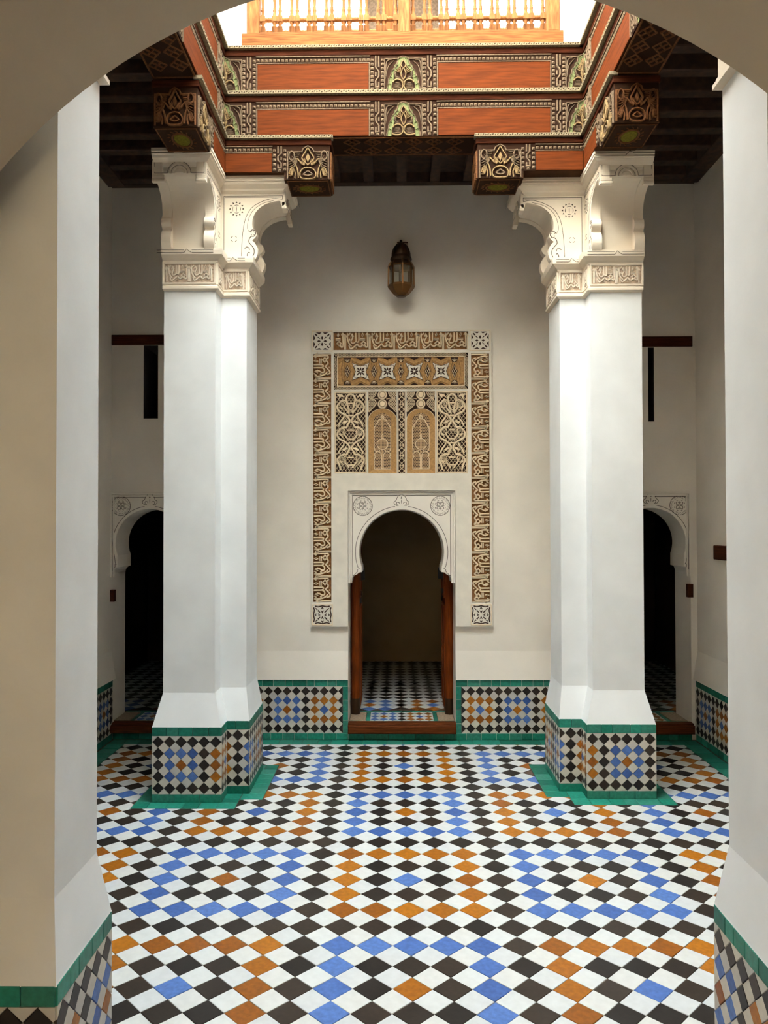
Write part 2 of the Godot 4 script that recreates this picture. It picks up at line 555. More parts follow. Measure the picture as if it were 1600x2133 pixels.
var tile_cache := {}
func tile_mesh(m: String, r: float) -> ArrayMesh:
	var key := "%s %.4f" % [m, r]
	if not tile_cache.has(key):
		var b := B.new()
		b.poly(Transform3D.IDENTITY, pp([0, -r, r, 0, 0, r, -r, 0]), -0.006, 0.004, 0.0012)
		tile_cache[key] = amesh({m: b}, Vector3.ZERO)
	return tile_cache[key]

# five rows of diamond tiles on a wall face; u runs from the pattern's start
func dado(parent: Node, f: Array, y0: float, y1: float, D: float, phase: int, from_end: bool, shift := 0.0, one := true):
	var t: Transform3D = f[0]
	var L: float = f[1]
	var rev: bool = f[2] != from_end
	var gap := 0.0014
	var dv := (y1 - y0) / 5.0
	var lump := {}
	var rect := pp([0, y0, L, y0, L, y1, 0, y1])
	var nc := int(ceil(L / D)) + 2
	for half in [0, 1]:
		for j in range(0, 5 + half):
			for i in range(-1, nc + 1):
				var u: float = shift + (i + 0.5 - half * 0.5) * D
				var v: float = y0 + (j + 0.5 - half * 0.5) * dv
				if u < -D * 0.5 or u > L + D * 0.5: continue
				var uu := L - u if rev else u
				var kind := ("dado_white" if half else tile_name(j, i + phase, 5))
				var cnt := 3
				var m := "%s%d" % [kind, rng.randi() % cnt]
				var r := D * 0.5 - gap
				var rv := dv * 0.5 - gap
				var dia := PackedVector2Array([Vector2(uu, v - rv), Vector2(uu + r, v), Vector2(uu, v + rv), Vector2(uu - r, v)])
				var full: bool = uu - r >= 0 and uu + r <= L and v - rv >= y0 and v + rv <= y1
				if full and one:
					var tt := t * Transform3D(Basis(Vector3(0, 0, 1), rng.randf_range(-0.02, 0.02)), Vector3(uu + rng.randf_range(-0.0006, 0.0006), v, rng.randf_range(-0.0004, 0.0006)))
					inst("tile", tile_mesh(m, minf(r, rv)), tt, parent)
					continue
				for q in ([dia] if full else Geometry2D.intersect_polygons(dia, rect)):
					if absf(area(q)) < 4e-5: continue
					var b := B.new()
					b.poly(t, q, -0.006, 0.004, 0.001)
					if one: put("tile", b, m, parent)
					else:
						if not lump.has(m): lump[m] = B.new()
						lump[m].v.append_array(b.v); lump[m].n.append_array(b.n)
	if not lump.is_empty(): putd("dado_tiles", lump, parent, "stuff")

func area(q: PackedVector2Array) -> float:
	var s := 0.0
	for i in q.size(): s += q[i].cross(q[(i + 1) % q.size()])
	return s * 0.5

# row of green glazed border tiles
func strip(parent: Node, t: Transform3D, u0: float, u1: float, v0: float, v1: float, ln: float, vert := false, w0 := -0.006, w1 := 0.004, one := true):
	var L := (v1 - v0) if vert else (u1 - u0)
	var k := maxi(1, int(round(L / ln)))
	var p := [0.0]
	for i in range(1, k): p.append((i + rng.randf_range(-0.22, 0.22)) / k * L)
	p.append(L)
	var lump := {}
	for i in k:
		var b := B.new()
		var a: float = p[i] + 0.0012; var c: float = p[i + 1] - 0.0012
		var dz := rng.randf_range(-0.0004, 0.0008)
		if vert: b.fbox(t, u0 + 0.001, u1 - 0.001, v0 + a, v0 + c, w0, w1 + dz, 0.0014)
		else: b.fbox(t, u0 + a, u0 + c, v0 + 0.001, v1 - 0.001, w0, w1 + dz, 0.0014)
		var m := "green%d" % (rng.randi() % 4)
		if one: put("border_tile", b, m, parent)
		else:
			if not lump.has(m): lump[m] = B.new()
			lump[m].v.append_array(b.v); lump[m].n.append_array(b.n)
	if not lump.is_empty(): putd("border_tiles", lump, parent, "stuff")

# plan of an L pillar; e pushes every side out, ei the court side
func lplan(d: Array, e: float, ei: float, y: float, eo := -9.0) -> PackedVector3Array:
	var r := PackedVector3Array()
	if eo < -1.0: eo = e
	for p in [[d[0] - eo, d[3] - e], [d[1] + e, d[3] - e], [d[1] + e, d[4] - e], [d[2] + ei, d[4] - e], [d[2] + ei, d[5] + eo], [d[0] - eo, d[5] + eo]]:
		r.append(Vector3(p[0], y, -p[1]))
	return r

func pillar_dims(zf: float, z2: float, zb: float) -> Array:
	return [-1.481, -1.078, -0.942, zf, z2, zb] if zf > 4.0 else [-1.44, -1.038, -0.903, zf, z2, zb]

func floor_tiles():
	# floor slab in joint colour, then every tile a part of it
	var b := B.new()
	b.box(V(-2.5, -0.12, 5.96), V(2.6, -0.003, -2.3))
	var fl := struct("floor", {"grout_floor": b})
	var cut := []
	for q in [[1, 1, 0.0, 4.575, 4.725, 5.19], [-1, 1, 0.0, 4.655, 4.785, 5.22], [1, -1, 4.60, 2.13, 2.28, 2.655], [-1, -1, 4.66, 2.13, 2.28, 2.65]]:
		var o := PackedVector2Array()
		for p in lplan(pillar_dims(q[3], q[4], q[5]), 0.10 if q[1] > 0 else 0.012, 0.10 if q[1] > 0 else 0.012, 0): o.append(Vector2(C + q[0] * p.x, (-p.z) if q[1] > 0 else q[2] + p.z))
		cut.append(o)
	var bound := PackedVector2Array([Vector2(C - 2.19 + 0.125, -1.6), Vector2(C + 2.19 - 0.125, -1.6), Vector2(C + 2.19 - 0.125, 5.782), Vector2(C - 2.19 + 0.125, 5.782)])
	var F := Transform3D(Basis(Vector3(1, 0, 0), Vector3(0, 0, -1), Vector3(0, 1, 0)), Vector3.ZERO)
	var at := func(c: float, n: float) -> Vector2: return Vector2(C + 0.14 * c, 2.6173 + 0.14 * n)
	var list := []
	for half in [0, 1]:
		for n in range(-30, 24):
			for c in range(-17, 18):
				list.append([n + half * 0.5, c + half * 0.5, half])
	list.sort_custom(func(a, e): return a[0] * 100 + absf(a[1]) < e[0] * 100 + absf(e[1]))
	var lump := {}
	var singles := 0
	for it in list:
		var n: float = it[0]; var c: float = it[1]
		var ctr: Vector2 = at.call(c, n)
		if not Geometry2D.is_point_in_polygon(ctr, PackedVector2Array([bound[0] + Vector2(-0.1, -0.1), bound[1] + Vector2(0.1, -0.1), bound[2] + Vector2(0.1, 0.1), bound[3] + Vector2(-0.1, 0.1)])): continue
		var kind := "white"
		if it[2] == 0:
			var i := posmod(int(c) + 3, 6) - 3
			var j := posmod(int(n) - 1 + 3, 6) - 3
			var even := posmod(int(floor((c + 3) / 6.0)) + int(floor((n - 1 + 3) / 6.0)), 2) == 0
			kind = "black"
			if i != -3 and j != -3:
				if i == 0 and j == 0: kind = "brown" if even else "blue"
				elif maxi(absi(i), absi(j)) == 2: kind = "blue" if even else "brown"
		var r := 0.07 - 0.0012
		var js := 0.0011
		var dia := PackedVector2Array()
		for e in [Vector2(0, -r), Vector2(r, 0), Vector2(0, r), Vector2(-r, 0)]:
			dia.append(ctr + e + Vector2(rng.randf_range(-js, js), rng.randf_range(-js, js)))
		var polys := Geometry2D.intersect_polygons(dia, bound)
		for k in cut:
			var nx: Array[PackedVector2Array] = []
			for p in polys: nx.append_array(Geometry2D.clip_polygons(p, k))
			polys = nx
		var m := "%s%d" % [kind, rng.randi() % 3]
		for p in polys:
			if absf(area(p)) < 1e-4: continue
			var tb := B.new()
			tb.poly(F, p, -0.012, rng.randf_range(-0.0006, 0.0008), 0.0011)
			var seen: bool = ctr.y > 2.5 and absf(ctr.x) < 0.05 + ctr.y * 0.50 and absf(ctr.x - C) < (0.94 if ctr.y < 2.45 else 9.0)
			if seen and ctr.x < C and (ctr.x * 2.3 < -0.91 * ctr.y): seen = false
			if seen and ctr.x > C and (ctr.x * 2.3 > 0.97 * ctr.y): seen = false
			if seen and singles < 300:
				singles += 1
				put("tile", tb, m, fl)
			else:
				if not lump.has(m): lump[m] = B.new()
				lump[m].v.append_array(tb.v); lump[m].n.append_array(tb.n)
	putd("far_tiles", lump, fl, "stuff")
	# green border along the walls
	strip(fl, F, C - 2.19, C + 2.19, 5.784, 5.909, 0.105, false, -0.012, 0.0)
	for s in [-1, 1]:
		var u: float = C + s * 2.19
		strip(fl, F, minf(u, u - s * 0.123), maxf(u, u - s * 0.123), 1.9, 5.783, 0.11, true, -0.012, 0.0, false)

func dado_walls():
	var wb: Node = get_node("wall_back")
	var N := Vector3(0, 0, 1)
	var d := WB - 0.022
	for s in [[-1.626, -0.413, false], [0.40, 1.585, true]]:
		var inner: float = s[1] if s[0] < 0 else s[0]
		var outer: float = s[0] if s[0] < 0 else s[1]
		var sg := -1.0 if s[0] < 0 else 1.0
		# field from the vertical green strip outwards, single tiles where they show
		var mid := sg * 1.16
		var f := face(V(C + inner + sg * 0.041, 0, d), V(C + mid, 0, d), N)
		dado(wb, f, 0.05, 0.401, 0.0702, 4 if sg < 0 else 4, false, -0.0351 if sg < 0 else -0.0351)
		f = face(V(C + mid, 0, d), V(C + outer, 0, d), N)
		dado(wb, f, 0.05, 0.401, 0.0702, 0, false, 0.0, false)
		var t := Transform3D(Basis.IDENTITY, V(C, 0, d))
		strip(wb, t, minf(inner, outer), maxf(inner, outer), 0.401, 0.452, 0.083)
		strip(wb, t, minf(inner, outer), maxf(inner, outer), 0.0, 0.05, 0.1)
		strip(wb, t, minf(inner, inner + sg * 0.041), maxf(inner, inner + sg * 0.041), 0.05, 0.401, 0.08, true)
	strip(wb, Transform3D(Basis.IDENTITY, V(C, 0, d)), -0.413, 0.40, 0.0, 0.054, 0.1)
	for s in [-2.2, 1.60]: strip(wb, Transform3D(Basis.IDENTITY, V(C, 0, d)), s, s + 0.57, 0.0, 0.054, 0.1)
	for s in [-1, 1]:
		var w: Node = get_node("wall_left" if s < 0 else "wall_right")
		var x: float = C + s * (2.225 - 0.022)
		var f := face(V(x, 0, 5.909), V(x, 0, 4.95), Vector3(-s, 0, 0))
		dado(w, f, 0.05, 0.401, 0.0702, 0, false, 0.0, true)
		strip(w, f[0], 0, f[1], 0.401, 0.452, 0.09)
		strip(w, f[0], 0, f[1], 0.0, 0.05, 0.1)
		f = face(V(x, 0, 4.95), V(x, 0, 1.9), Vector3(-s, 0, 0))
		dado(w, f, 0.05, 0.401, 0.0702, 5, false, 0.0, false)
		strip(w, f[0], 0, f[1], 0.401, 0.452, 0.09, false, -0.006, 0.004, false)
		strip(w, f[0], 0, f[1], 0.0, 0.05, 0.1, false, -0.006, 0.004, false)

# ---------------------------------------------------------------- lettering of the stucco bands
# one word of the carved band, in a 410 x 305 field, y up
func word_strokes(short := false) -> Array:
	var s := [
		[[10, 0, 10, 245], 22, 0], [[-16, 225, 8, 262, 36, 222], 20, 0],
		[[410, 0, 410, 245], 22, 0], [[384, 225, 408, 262, 436, 222], 20, 0],
		[[50, 290, 44, 235, 52, 165, 82, 95, 118, 60], 22, 1], [[42, 292, 66, 262, 92, 296], 18, 1],
		[[72, 78, 88, 28, 124, 26, 178, 72, 206, 98, 236, 62, 272, 56, 306, 92], 22, 1],
		[[315, 148, 353, 110, 315, 72, 277, 110], 20, 2],
		[[332, 90, 350, 52, 376, 56, 382, 100, 378, 280], 22, 1], [[352, 258, 376, 296, 402, 256], 18, 0],
		[[236, 300, 236, 170, 222, 136, 196, 146, 188, 180, 186, 300], 21, 1],
		[[186, 160, 168, 124, 128, 116, 104, 140, 118, 185, 134, 210, 124, 275], 20, 1], [[100, 225, 124, 285, 150, 228], 14, 0],
		[[92, 178, 78, 190, 66, 178, 78, 164], 12, 2],
		[[298, 300, 284, 262, 298, 222, 312, 262], 12, 2],
		[[258, 196, 340, 196], 15, 0], [[258, 170, 340, 170], 15, 0]]
	if short:
		return s.slice(2, 4) + s.slice(7, 10) + s.slice(14, 17)
	return s

func word(b: B, t: Transform3D, w: float, h: float, w0: float, w1: float, short := false):
	var sx := w / 410.0
	var sy := h / 305.0
	for s in word_strokes(short):
		var p := pp(s[0])
		if s[1] == 0: continue
		if s[2] == 1: p = cm(p, 4)
		var q := PackedVector2Array()
		for a in p: q.append(Vector2(a.x * sx, a.y * sy))
		b.stroke(t, q, s[1] * minf(sx, sy) * 1.3, w0, w1, s[2] == 2, 0.6)
	if not short:
		b.poly(t, pp([190 * sx, 18 * sy, 202 * sx, 30 * sy, 190 * sx, 42 * sy, 178 * sx, 30 * sy]), w0, w1, 0.001)

func outline(b: B, t: Transform3D, u0, u1, v0, v1, wd, w0, w1):
	b.stroke(t, PackedVector2Array([Vector2(u0, v0), Vector2(u1, v0), Vector2(u1, v1), Vector2(u0, v1)]), wd, w0, w1, true)

# ---------------------------------------------------------------- pillars
const CHEEK := [0, 0.0, .035, 0.0, .055, .025, .068, .06, .066, .095, .05, .125, .036, .14, .052, .155, .062, .175, .055, .2, .038, .215, .035, .255, .045, .295, .07, .33, .11, .36, .16, .378, .205, .383, .212, .36, .228, .355, .238, .38, .238, .46, 0, .46]
const WEB := [0, 0.0, .012, 0.0, .016, .07, .018, .15, .024, .23, .045, .3, .085, .35, .15, .382, .212, .396, .212, .46, 0, .46]

func pillar(sx: int, sz: int, mz: float, zf: float, z2: float, zb: float, near: bool, label: String):
	var xf := Transform3D(Basis(Vector3(sx, 0, 0), Vector3(0, 1, 0), Vector3(0, 0, sz)), Vector3(C, 0, -mz))
	var D := pillar_dims(zf, z2, zb)
	var S := [D[0] + 0.048, D[1] - 0.048, D[2] - 0.025, zf + 0.048, z2 + 0.048, zb - 0.06]
	if near: S = [D[0] + 0.048, D[1] - 0.048, D[2] - 0.027, zf + 0.048, z2 + 0.04, zb - 0.052]
	var hx := 0.042 if near else 0.0
	var o := thing("plaster_pillar", label, "pillar", xf * Vector3((D[0] + D[2]) * 0.5, 0, -(zf + zb) * 0.5), "", "thing")
	var b := B.new()
	b.xf = xf
	b.loft([lplan(D, -0.006, -0.006, 0), lplan(D, -0.006, -0.006, 0.437 + hx)], false, true)
	put("dado_core", b, "grout_wall", o)
	b = B.new()
	b.xf = xf
	var rings := [lplan(D, 0.003, 0.003, 0.437 + hx), lplan(D, 0.001, 0.001, 0.444 + hx), lplan(S, 0, 0, 0.63 + hx), lplan(S, 0, 0, 3.045)]
	b.loft(rings, false)
	put("shaft", b, "plaster_white", o)
	# tiled foot
	var faces := [
		[Vector3(D[0], 0, -D[3]), Vector3(D[1], 0, -D[3]), Vector3(0, 0, 1), 0, 0.0],
		[Vector3(D[2], 0, -D[4]), Vector3(D[1], 0, -D[4]), Vector3(0, 0, 1), 3, -0.034],
		[Vector3(D[1], 0, -D[3]), Vector3(D[1], 0, -D[4]), Vector3(1, 0, 0), 5, 0.0],
		[Vector3(D[2], 0, -D[4]), Vector3(D[2], 0, -D[5]), Vector3(1, 0, 0), 2, 0.0],
		[Vector3(D[0], 0, -D[5]), Vector3(D[2], 0, -D[5]), Vector3(0, 0, -1), 0, 0.0],
		[Vector3(D[0], 0, -D[3]), Vector3(D[0], 0, -D[5]), Vector3(-1, 0, 0), 0, 0.0]]
	for i in 6:
		var e: Array = faces[i]
		var f := face(xf * (e[0] as Vector3), xf * (e[1] as Vector3), xf.basis * (e[2] as Vector3))
		var one: bool = (i in [3, 4]) if near else (i in [0, 1])
		dado(o, f, 0.049, 0.387 + hx, 0.0676 + hx * 0.2, e[3], false, e[4], one)
		strip(o, f[0], 0, f[1], 0.387 + hx, 0.44 + hx, 0.078, false, -0.006, 0.004, one or i == 3)
		strip(o, f[0], 0, f[1], 0.0, 0.049, 0.12, false, -0.006, 0.004, one or i == 3)
		# border on the floor around the foot
		var t: Transform3D = f[0]
		var g := Transform3D(Basis(t.basis.x, -t.basis.z, Vector3.UP), t.origin)
		var a0 := 0.0; var a1: float = f[1]
		var p0: Vector3 = xf * (e[0] as Vector3)
		var q0 := (t.affine_inverse() * p0).x < 0.01
		# outer corners run on, the inner corner stops short
		var ext := [[1, 1], [1, -1], [1, -1], [0, 0], [1, 1], [0, 0]][i] as Array
		if i == 2: ext = [0, 0]
		if i == 1: ext = [1, 0]
		var e0: float = 0.098 * ext[0]; var e1: float = 0.098 * ext[1]
		if q0: a0 -= e0; a1 += e1
		else: a0 -= e1; a1 += e0
		if i == 1:
			if q0: a1 -= 0.1
			else: a0 += 0.1
		if i == 2 :
			pass
		if a1 - a0 > 0.02 and not near:
			strip(o, g, a0, a1, -0.098, -0.001, 0.1, false, -0.012, 0.0005, i != 5 and i != 3 or not near)
	# capital: bands, corbels, plate
	var dy := -0.09 if near else 0.0
	var cap := B.new()
	cap.xf = xf
	var R := []
	for e in [[3.02, 0.0], [3.03, .022], [3.044, .022], [3.05, .014], [3.058, .014], [3.058, .009], [3.188, .009], [3.188, .016], [3.197, .016], [3.205, .028], [3.225, .05], [3.247, .052], [3.262, .052], [3.264, .004], [3.70 - dy * 2.0, .004]]:
		R.append(lplan(S, e[1], e[1], e[0] + dy, minf(e[1], 0.004)))
	cap.loft(R, true, true)
	var capital := put("capital", cap, "plaster_cream", o)
	var P: Array = S.duplicate()
	P[3] = S[3] - 0.235; P[2] = S[2] + 0.235
	P[4] = S[4] - 0.03; P[5] = S[4] + 0.31
	var pl := B.new()
	pl.xf = xf
	R = []
	for e in [[3.66, -.03], [3.675, -.004], [3.684, .002], [3.69, .012], [3.70, .028], [3.708, .034], [3.714, .036], [3.716, .042], [3.728, .042], [3.73, .046], [3.748, .046]]:
		R.append(lplan(P, e[1], e[1], e[0] + dy, minf(e[1], -0.008)))
	pl.loft(R, true, true)
	put("cornice_plate", pl, "plaster_cream", capital)
	if near: return
	# the two corbels
	var arms := [
		[Transform3D(Basis(Vector3(1, 0, 0), Vector3(0, 1, 0), Vector3(0, 0, 1)), Vector3(S[0], 3.236, -S[3])), S[1] - S[0] + 0.004],
		[Transform3D(Basis(Vector3(0, 0, -1), Vector3(0, 1, 0), Vector3(1, 0, 0)), Vector3(S[2], 3.236, -S[4] + 0.004)), 0.31]]
	for ai in 2:
		var A: Array = arms[ai]
		var cb := B.new()
		cb.xf = xf
		# profile plane: x = outward, y = up, thickness along the arm's width
		var wide: float = A[1]
		for k in [[0.0, 0.058, CHEEK], [0.058, wide - 0.058, WEB], [wide - 0.058, wide, CHEEK]]:
			var pr := cm(pp(WEB.slice(2, 20)), 4)
			pr.append_array(pp([.212, .46, 0, .46, 0, 0]))
			if k[2] == CHEEK:
				pr = cm(pp(CHEEK.slice(2, 42)), 4)
				pr.append_array(pp([.238, .46, .0041, .46, .0041, 0.0]))
			var t := (A[0] as Transform3D) * Transform3D(Basis(Vector3(0, 0, 1), Vector3(0, 1, 0), Vector3(-1, 0, 0)), Vector3(0, 0, 0))
			# local x -> outward, y -> up, z -> minus width
			cb.poly(t, pr, -k[1], -k[0], 0.0, true)
		put("corbel", cb, "plaster_cream", capital)
		# frieze at the tip: fillets, panel lines, half round
		var fz := face(xf * ((A[0] as Transform3D) * Vector3(0, 0, 0.238)), xf * ((A[0] as Transform3D) * Vector3(wide, 0, 0.238)), xf.basis * ((A[0] as Transform3D).basis.z))
		var fb := B.new()
		var ft: Transform3D = fz[0]
		var fw: float = fz[1]
		for q in [[0.0, 0.075], [fw - 0.062, fw]]:
			var ff := B.new()
			ff.fbox(ft, q[0], q[1], 0.337, 0.354, -0.02, 0.008, 0.004)
			ff.fbox(ft, q[0], q[1], 0.354, 0.377, -0.02, 0.004, 0.004)
			put("fillet", ff, "plaster_cream", capital)
		fb.stroke(ft, arcp(Vector2(fw * 0.5, 0.385), 0.058, 0, 180, 16), 0.009, 0, 0.006)
		fb.stroke(ft, arcp(Vector2(fw * 0.5, 0.385), 0.036, 0, 180, 14), 0.012, 0, 0.008)
		fb.poly(ft, arcp(Vector2(fw * 0.5, 0.385), 0.026, 0, 180, 12), 0, 0.004, 0.003)
		put("half_round", fb, "plaster_cream", capital)
		var gb := B.new()
		gb.stroke(ft, pp([fw * 0.5 - 0.066, 0.388, 0.014, 0.388, 0.014, 0.452, fw - 0.014, 0.452, fw - 0.014, 0.388, fw * 0.5 + 0.066, 0.388]), 0.003, 0, 0.0006)
		gb.stroke(ft, arcp(Vector2(fw * 0.5, 0.388), 0.066, 0, 180, 16), 0.003, 0, 0.0006)
		gb.stroke(ft, arcp(Vector2(fw * 0.5, 0.385), 0.047, 0, 180, 16), 0.0025, 0, 0.0006)
		# engraved lines on the plate's edge
		for y in [0.483, 0.497]:
			gb.stroke(rot_frame(ft, 0, 0, 0) * Transform3D(Basis.IDENTITY, Vector3(0, 0, 0.0465)), pp([-0.03, y, fw * 0.5 - 0.02, y]), 0.003, 0, 0.0006)
			gb.stroke(ft * Transform3D(Basis.IDENTITY, Vector3(0, 0, 0.0465)), pp([fw * 0.5 + 0.03, y, fw + 0.03, y]), 0.003, 0, 0.0006)
		gb.stroke(ft * Transform3D(Basis.IDENTITY, Vector3(0, 0, 0.0465)), pp([fw * 0.5 - 0.02, 0.483, fw * 0.5 + 0.005, 0.508, fw * 0.5 + 0.03, 0.497]), 0.003, 0, 0.0006)
		# court-side face of the corbel: border, arch line, rosettes, scroll
		var w_at := 0.0 if ai == 1 else wide
		var nrm := xf.basis * ((A[0] as Transform3D).basis.x * (1.0 if ai == 0 else -1.0))
		var back := -0.155 if ai == 1 else -0.145
		var c0 := xf * ((A[0] as Transform3D) * Vector3(w_at, 0.0, 0.0))
		var c1 := xf * ((A[0] as Transform3D) * Vector3(w_at, 0.0, 0.2))
		var lf := face(c0, c1, nrm)
		var lt: Transform3D = lf[0]
		# local u measured outward from the shaft whatever the handedness
		var U := func(a: Array) -> PackedVector2Array:
			var q := pp(a)
			if lf[2]:
				for i in q.size(): q[i].x = 0.2 - q[i].x
			return q
		gb.stroke(lt, U.call([back + 0.015, 0.012, back + 0.015, 0.415, 0.222, 0.415, 0.222, 0.393]), 0.0045, -0.004, 0.0008)
		gb.stroke(lt, U.call([back + 0.021, 0.406, 0.214, 0.406]), 0.003, -0.004, 0.0006)
		gb.stroke(lt, cm(U.call([0.222, 0.393, 0.16, 0.398, 0.09, 0.378, 0.03, 0.34, -0.005, 0.28, -0.022, 0.2, -0.03, 0.1, -0.034, 0.01])), 0.0042, -0.004, 0.0008)
		gb.stroke(lt, cm(U.call([0.17, 0.386, 0.1, 0.368, 0.045, 0.33, 0.015, 0.28, 0.005, 0.22, 0.018, 0.19])), 0.0034, -0.004, 0.0008)
		gb.stroke(lt, cm(U.call([0.02, 0.192, 0.034, 0.205, 0.05, 0.2, 0.056, 0.182, 0.046, 0.166, 0.03, 0.165, 0.018, 0.152, 0.014, 0.13, 0.028, 0.112, 0.044, 0.09, 0.046, 0.06, 0.034, 0.036, 0.016, 0.03, 0.004, 0.045, 0.01, 0.064, 0.022, 0.062])), 0.0068, -0.004, 0.001)
		gb.stroke(lt, cm(U.call([-0.012, 0.088, 0.0, 0.1, 0.014, 0.094, 0.018, 0.08])), 0.0055, -0.004, 0.001)
		gb.stroke(lt, U.call([-0.005, 0.012, 0.05, 0.012, 0.05, 0.02]), 0.004, -0.004, 0.0008)
		for e in [[0.038, 0.183, 0.012], [-0.078, 0.15, 0.018]]:
			for k in 4:
				var ce: Vector2 = (U.call([e[0], e[1]]) as PackedVector2Array)[0]
				gb.stroke(lt, arcp(ce, e[2], k * 90 + 18, k * 90 + 72, 4), 0.0055, -0.004, 0.001, false, 0.6, true)
		var cs: Vector2 = (U.call([-0.062, 0.335]) as PackedVector2Array)[0]
		for k in 12:
			var a := TAU * k / 12.0
			var dr := Vector2(cos(a), sin(a)); var sd := Vector2(-dr.y, dr.x)
			gb.poly(lt, PackedVector2Array([cs + dr * 0.037 + sd * 0.006, cs + dr * 0.048, cs + dr * 0.037 - sd * 0.006]), -0.004, 0.001)
		for k in 4: gb.stroke(lt, arcp(cs, 0.025, k * 90 + 55, k * 90 + 125, 5), 0.005, -0.004, 0.001, false, 0.6, true)
		gb.stroke(lt, PackedVector2Array([cs + Vector2(0, 0.016), cs + Vector2(0, -0.018)]), 0.006, -0.004, 0.001, false, 0.6, true)
		put("engraved_lines", gb, "groove", capital)
	# carved lettering bands on the four court faces
	var e9 := 0.009
	var bands := [
		[Vector3(S[0] - e9, 0, -S[3] + e9), Vector3(S[1] + e9, 0, -S[3] + e9), Vector3(0, 0, 1), 2],
		[Vector3(S[1] + e9, 0, -S[4] + e9), Vector3(S[2] + e9, 0, -S[4] + e9), Vector3(0, 0, 1), 1],
		[Vector3(S[1] + e9, 0, -S[3] + e9), Vector3(S[1] + e9, 0, -S[4] + e9), Vector3(1, 0, 0), 1],
		[Vector3(S[2] + e9, 0, -S[4] + e9), Vector3(S[2] + e9, 0, -S[5] - e9), Vector3(1, 0, 0), 2]]
	var lb := B.new(); var bg := B.new()
	for e in bands:
		var f := face(xf * (e[0] as Vector3), xf * (e[1] as Vector3), xf.basis * (e[2] as Vector3))
		var t: Transform3D = f[0]
		var L: float = f[1]
		bg.fbox(t, 0.014, L - 0.014, 3.07, 3.178, -0.002, 0.0012)
		outline(lb, t, 0.007, L - 0.007, 3.063, 3.184, 0.014, -0.001, 0.009)
		var k: int = e[3]
		var w := (L - 0.05) / k
		for i in k:
			var wb := B.new()
			word(wb, t * Transform3D(Basis.IDENTITY, Vector3(0.025 + w * i, 3.074, 0)), w * 0.97, 0.1, 0.0005, 0.009)
			put("carved_word", wb, "plaster_cream", capital)
	put("lettering_ground", bg, "plaster_tan", capital)
	put("lettering_border", lb, "plaster_cream", capital)
	# engraved double line above the bands
	var eb := B.new()
	for e in [bands[0], bands[1]]:
		var sh := Vector3(0, 0, 0.0435)
		var f := face(xf * (e[0] as Vector3), xf * (e[1] as Vector3), Vector3(0, 0, 1))
		var t: Transform3D = (f[0] as Transform3D).translated(sh)
		var L: float = f[1]
		for y in [3.235, 3.25]:
			eb.stroke(t, pp([-0.02, y, L * 0.5 - 0.02, y]), 0.0028, -0.003, 0.0006)
			eb.stroke(t, pp([L * 0.5 + 0.025, y, L - 0.01, y]), 0.0028, -0.003, 0.0006)
		eb.stroke(t, pp([L * 0.5 - 0.02, 3.235, L * 0.5 - 0.006, 3.255, L * 0.5 + 0.02, 3.236]), 0.003, -0.003, 0.0006)
	put("engraved_lines", eb, "groove", capital)

# ---------------------------------------------------------------- cedar beams
func dots(b: B, t: Transform3D, p0: Vector2, p1: Vector2, pitch := 0.0245, r := 0.0088):
	var k := int(floor((p1 - p0).length() / pitch))
	for i in k:
		var c := p0.lerp(p1, (i + 0.5) / k)
		var q := [Vector3(c.x - r, c.y - r, 0), Vector3(c.x + r, c.y - r, 0), Vector3(c.x + r, c.y + r, 0), Vector3(c.x - r, c.y + r, 0)]
		var a := t * Vector3(c.x, c.y, 0.006)
		for j in 4: b.tri(t * (q[j] as Vector3), t * (q[(j + 1) % 4] as Vector3), a)

# carved strap between two bead columns, in u0..u1
func strap(grey: B, t: Transform3D, u0: float, u1: float, y0: float, y1: float, flip: bool):
	var w := u1 - u0
	var m := (u0 + u1) * 0.5
	dots(grey, t, Vector2(u0 + w * 0.13, y0 + 0.004), Vector2(u0 + w * 0.13, y1 - 0.012))
	dots(grey, t, Vector2(u1 - w * 0.13, y0 + 0.004), Vector2(u1 - w * 0.13, y1 - 0.012))
	dots(grey, t, Vector2(m - 0.013, y0 + 0.013), Vector2(m + 0.013, y0 + 0.013))
	var g := w * 0.11
	var h := y1 - y0
	var s := -1.0 if flip else 1.0
	var ya := y0 + 0.026
	grey.stroke(t, pp([m - s * g, y1, m - s * g, ya + h * 0.56, m + s * g, ya + h * 0.44, m + s * g, ya + h * 0.30, m - s * g, ya + h * 0.18, m - s * g, ya, m + s * g, ya, m + s * g, ya + h * 0.14]), 0.0105, -0.003, 0.005)
	grey.stroke(t, pp([m + s * g, y1, m + s * g, ya + h * 0.56]), 0.0105, -0.003, 0.0045)
	grey.stroke(t, pp([m - s * g, ya + h * 0.42, m - s * g, ya + h * 0.30]), 0.0105, -0.003, 0.0045)

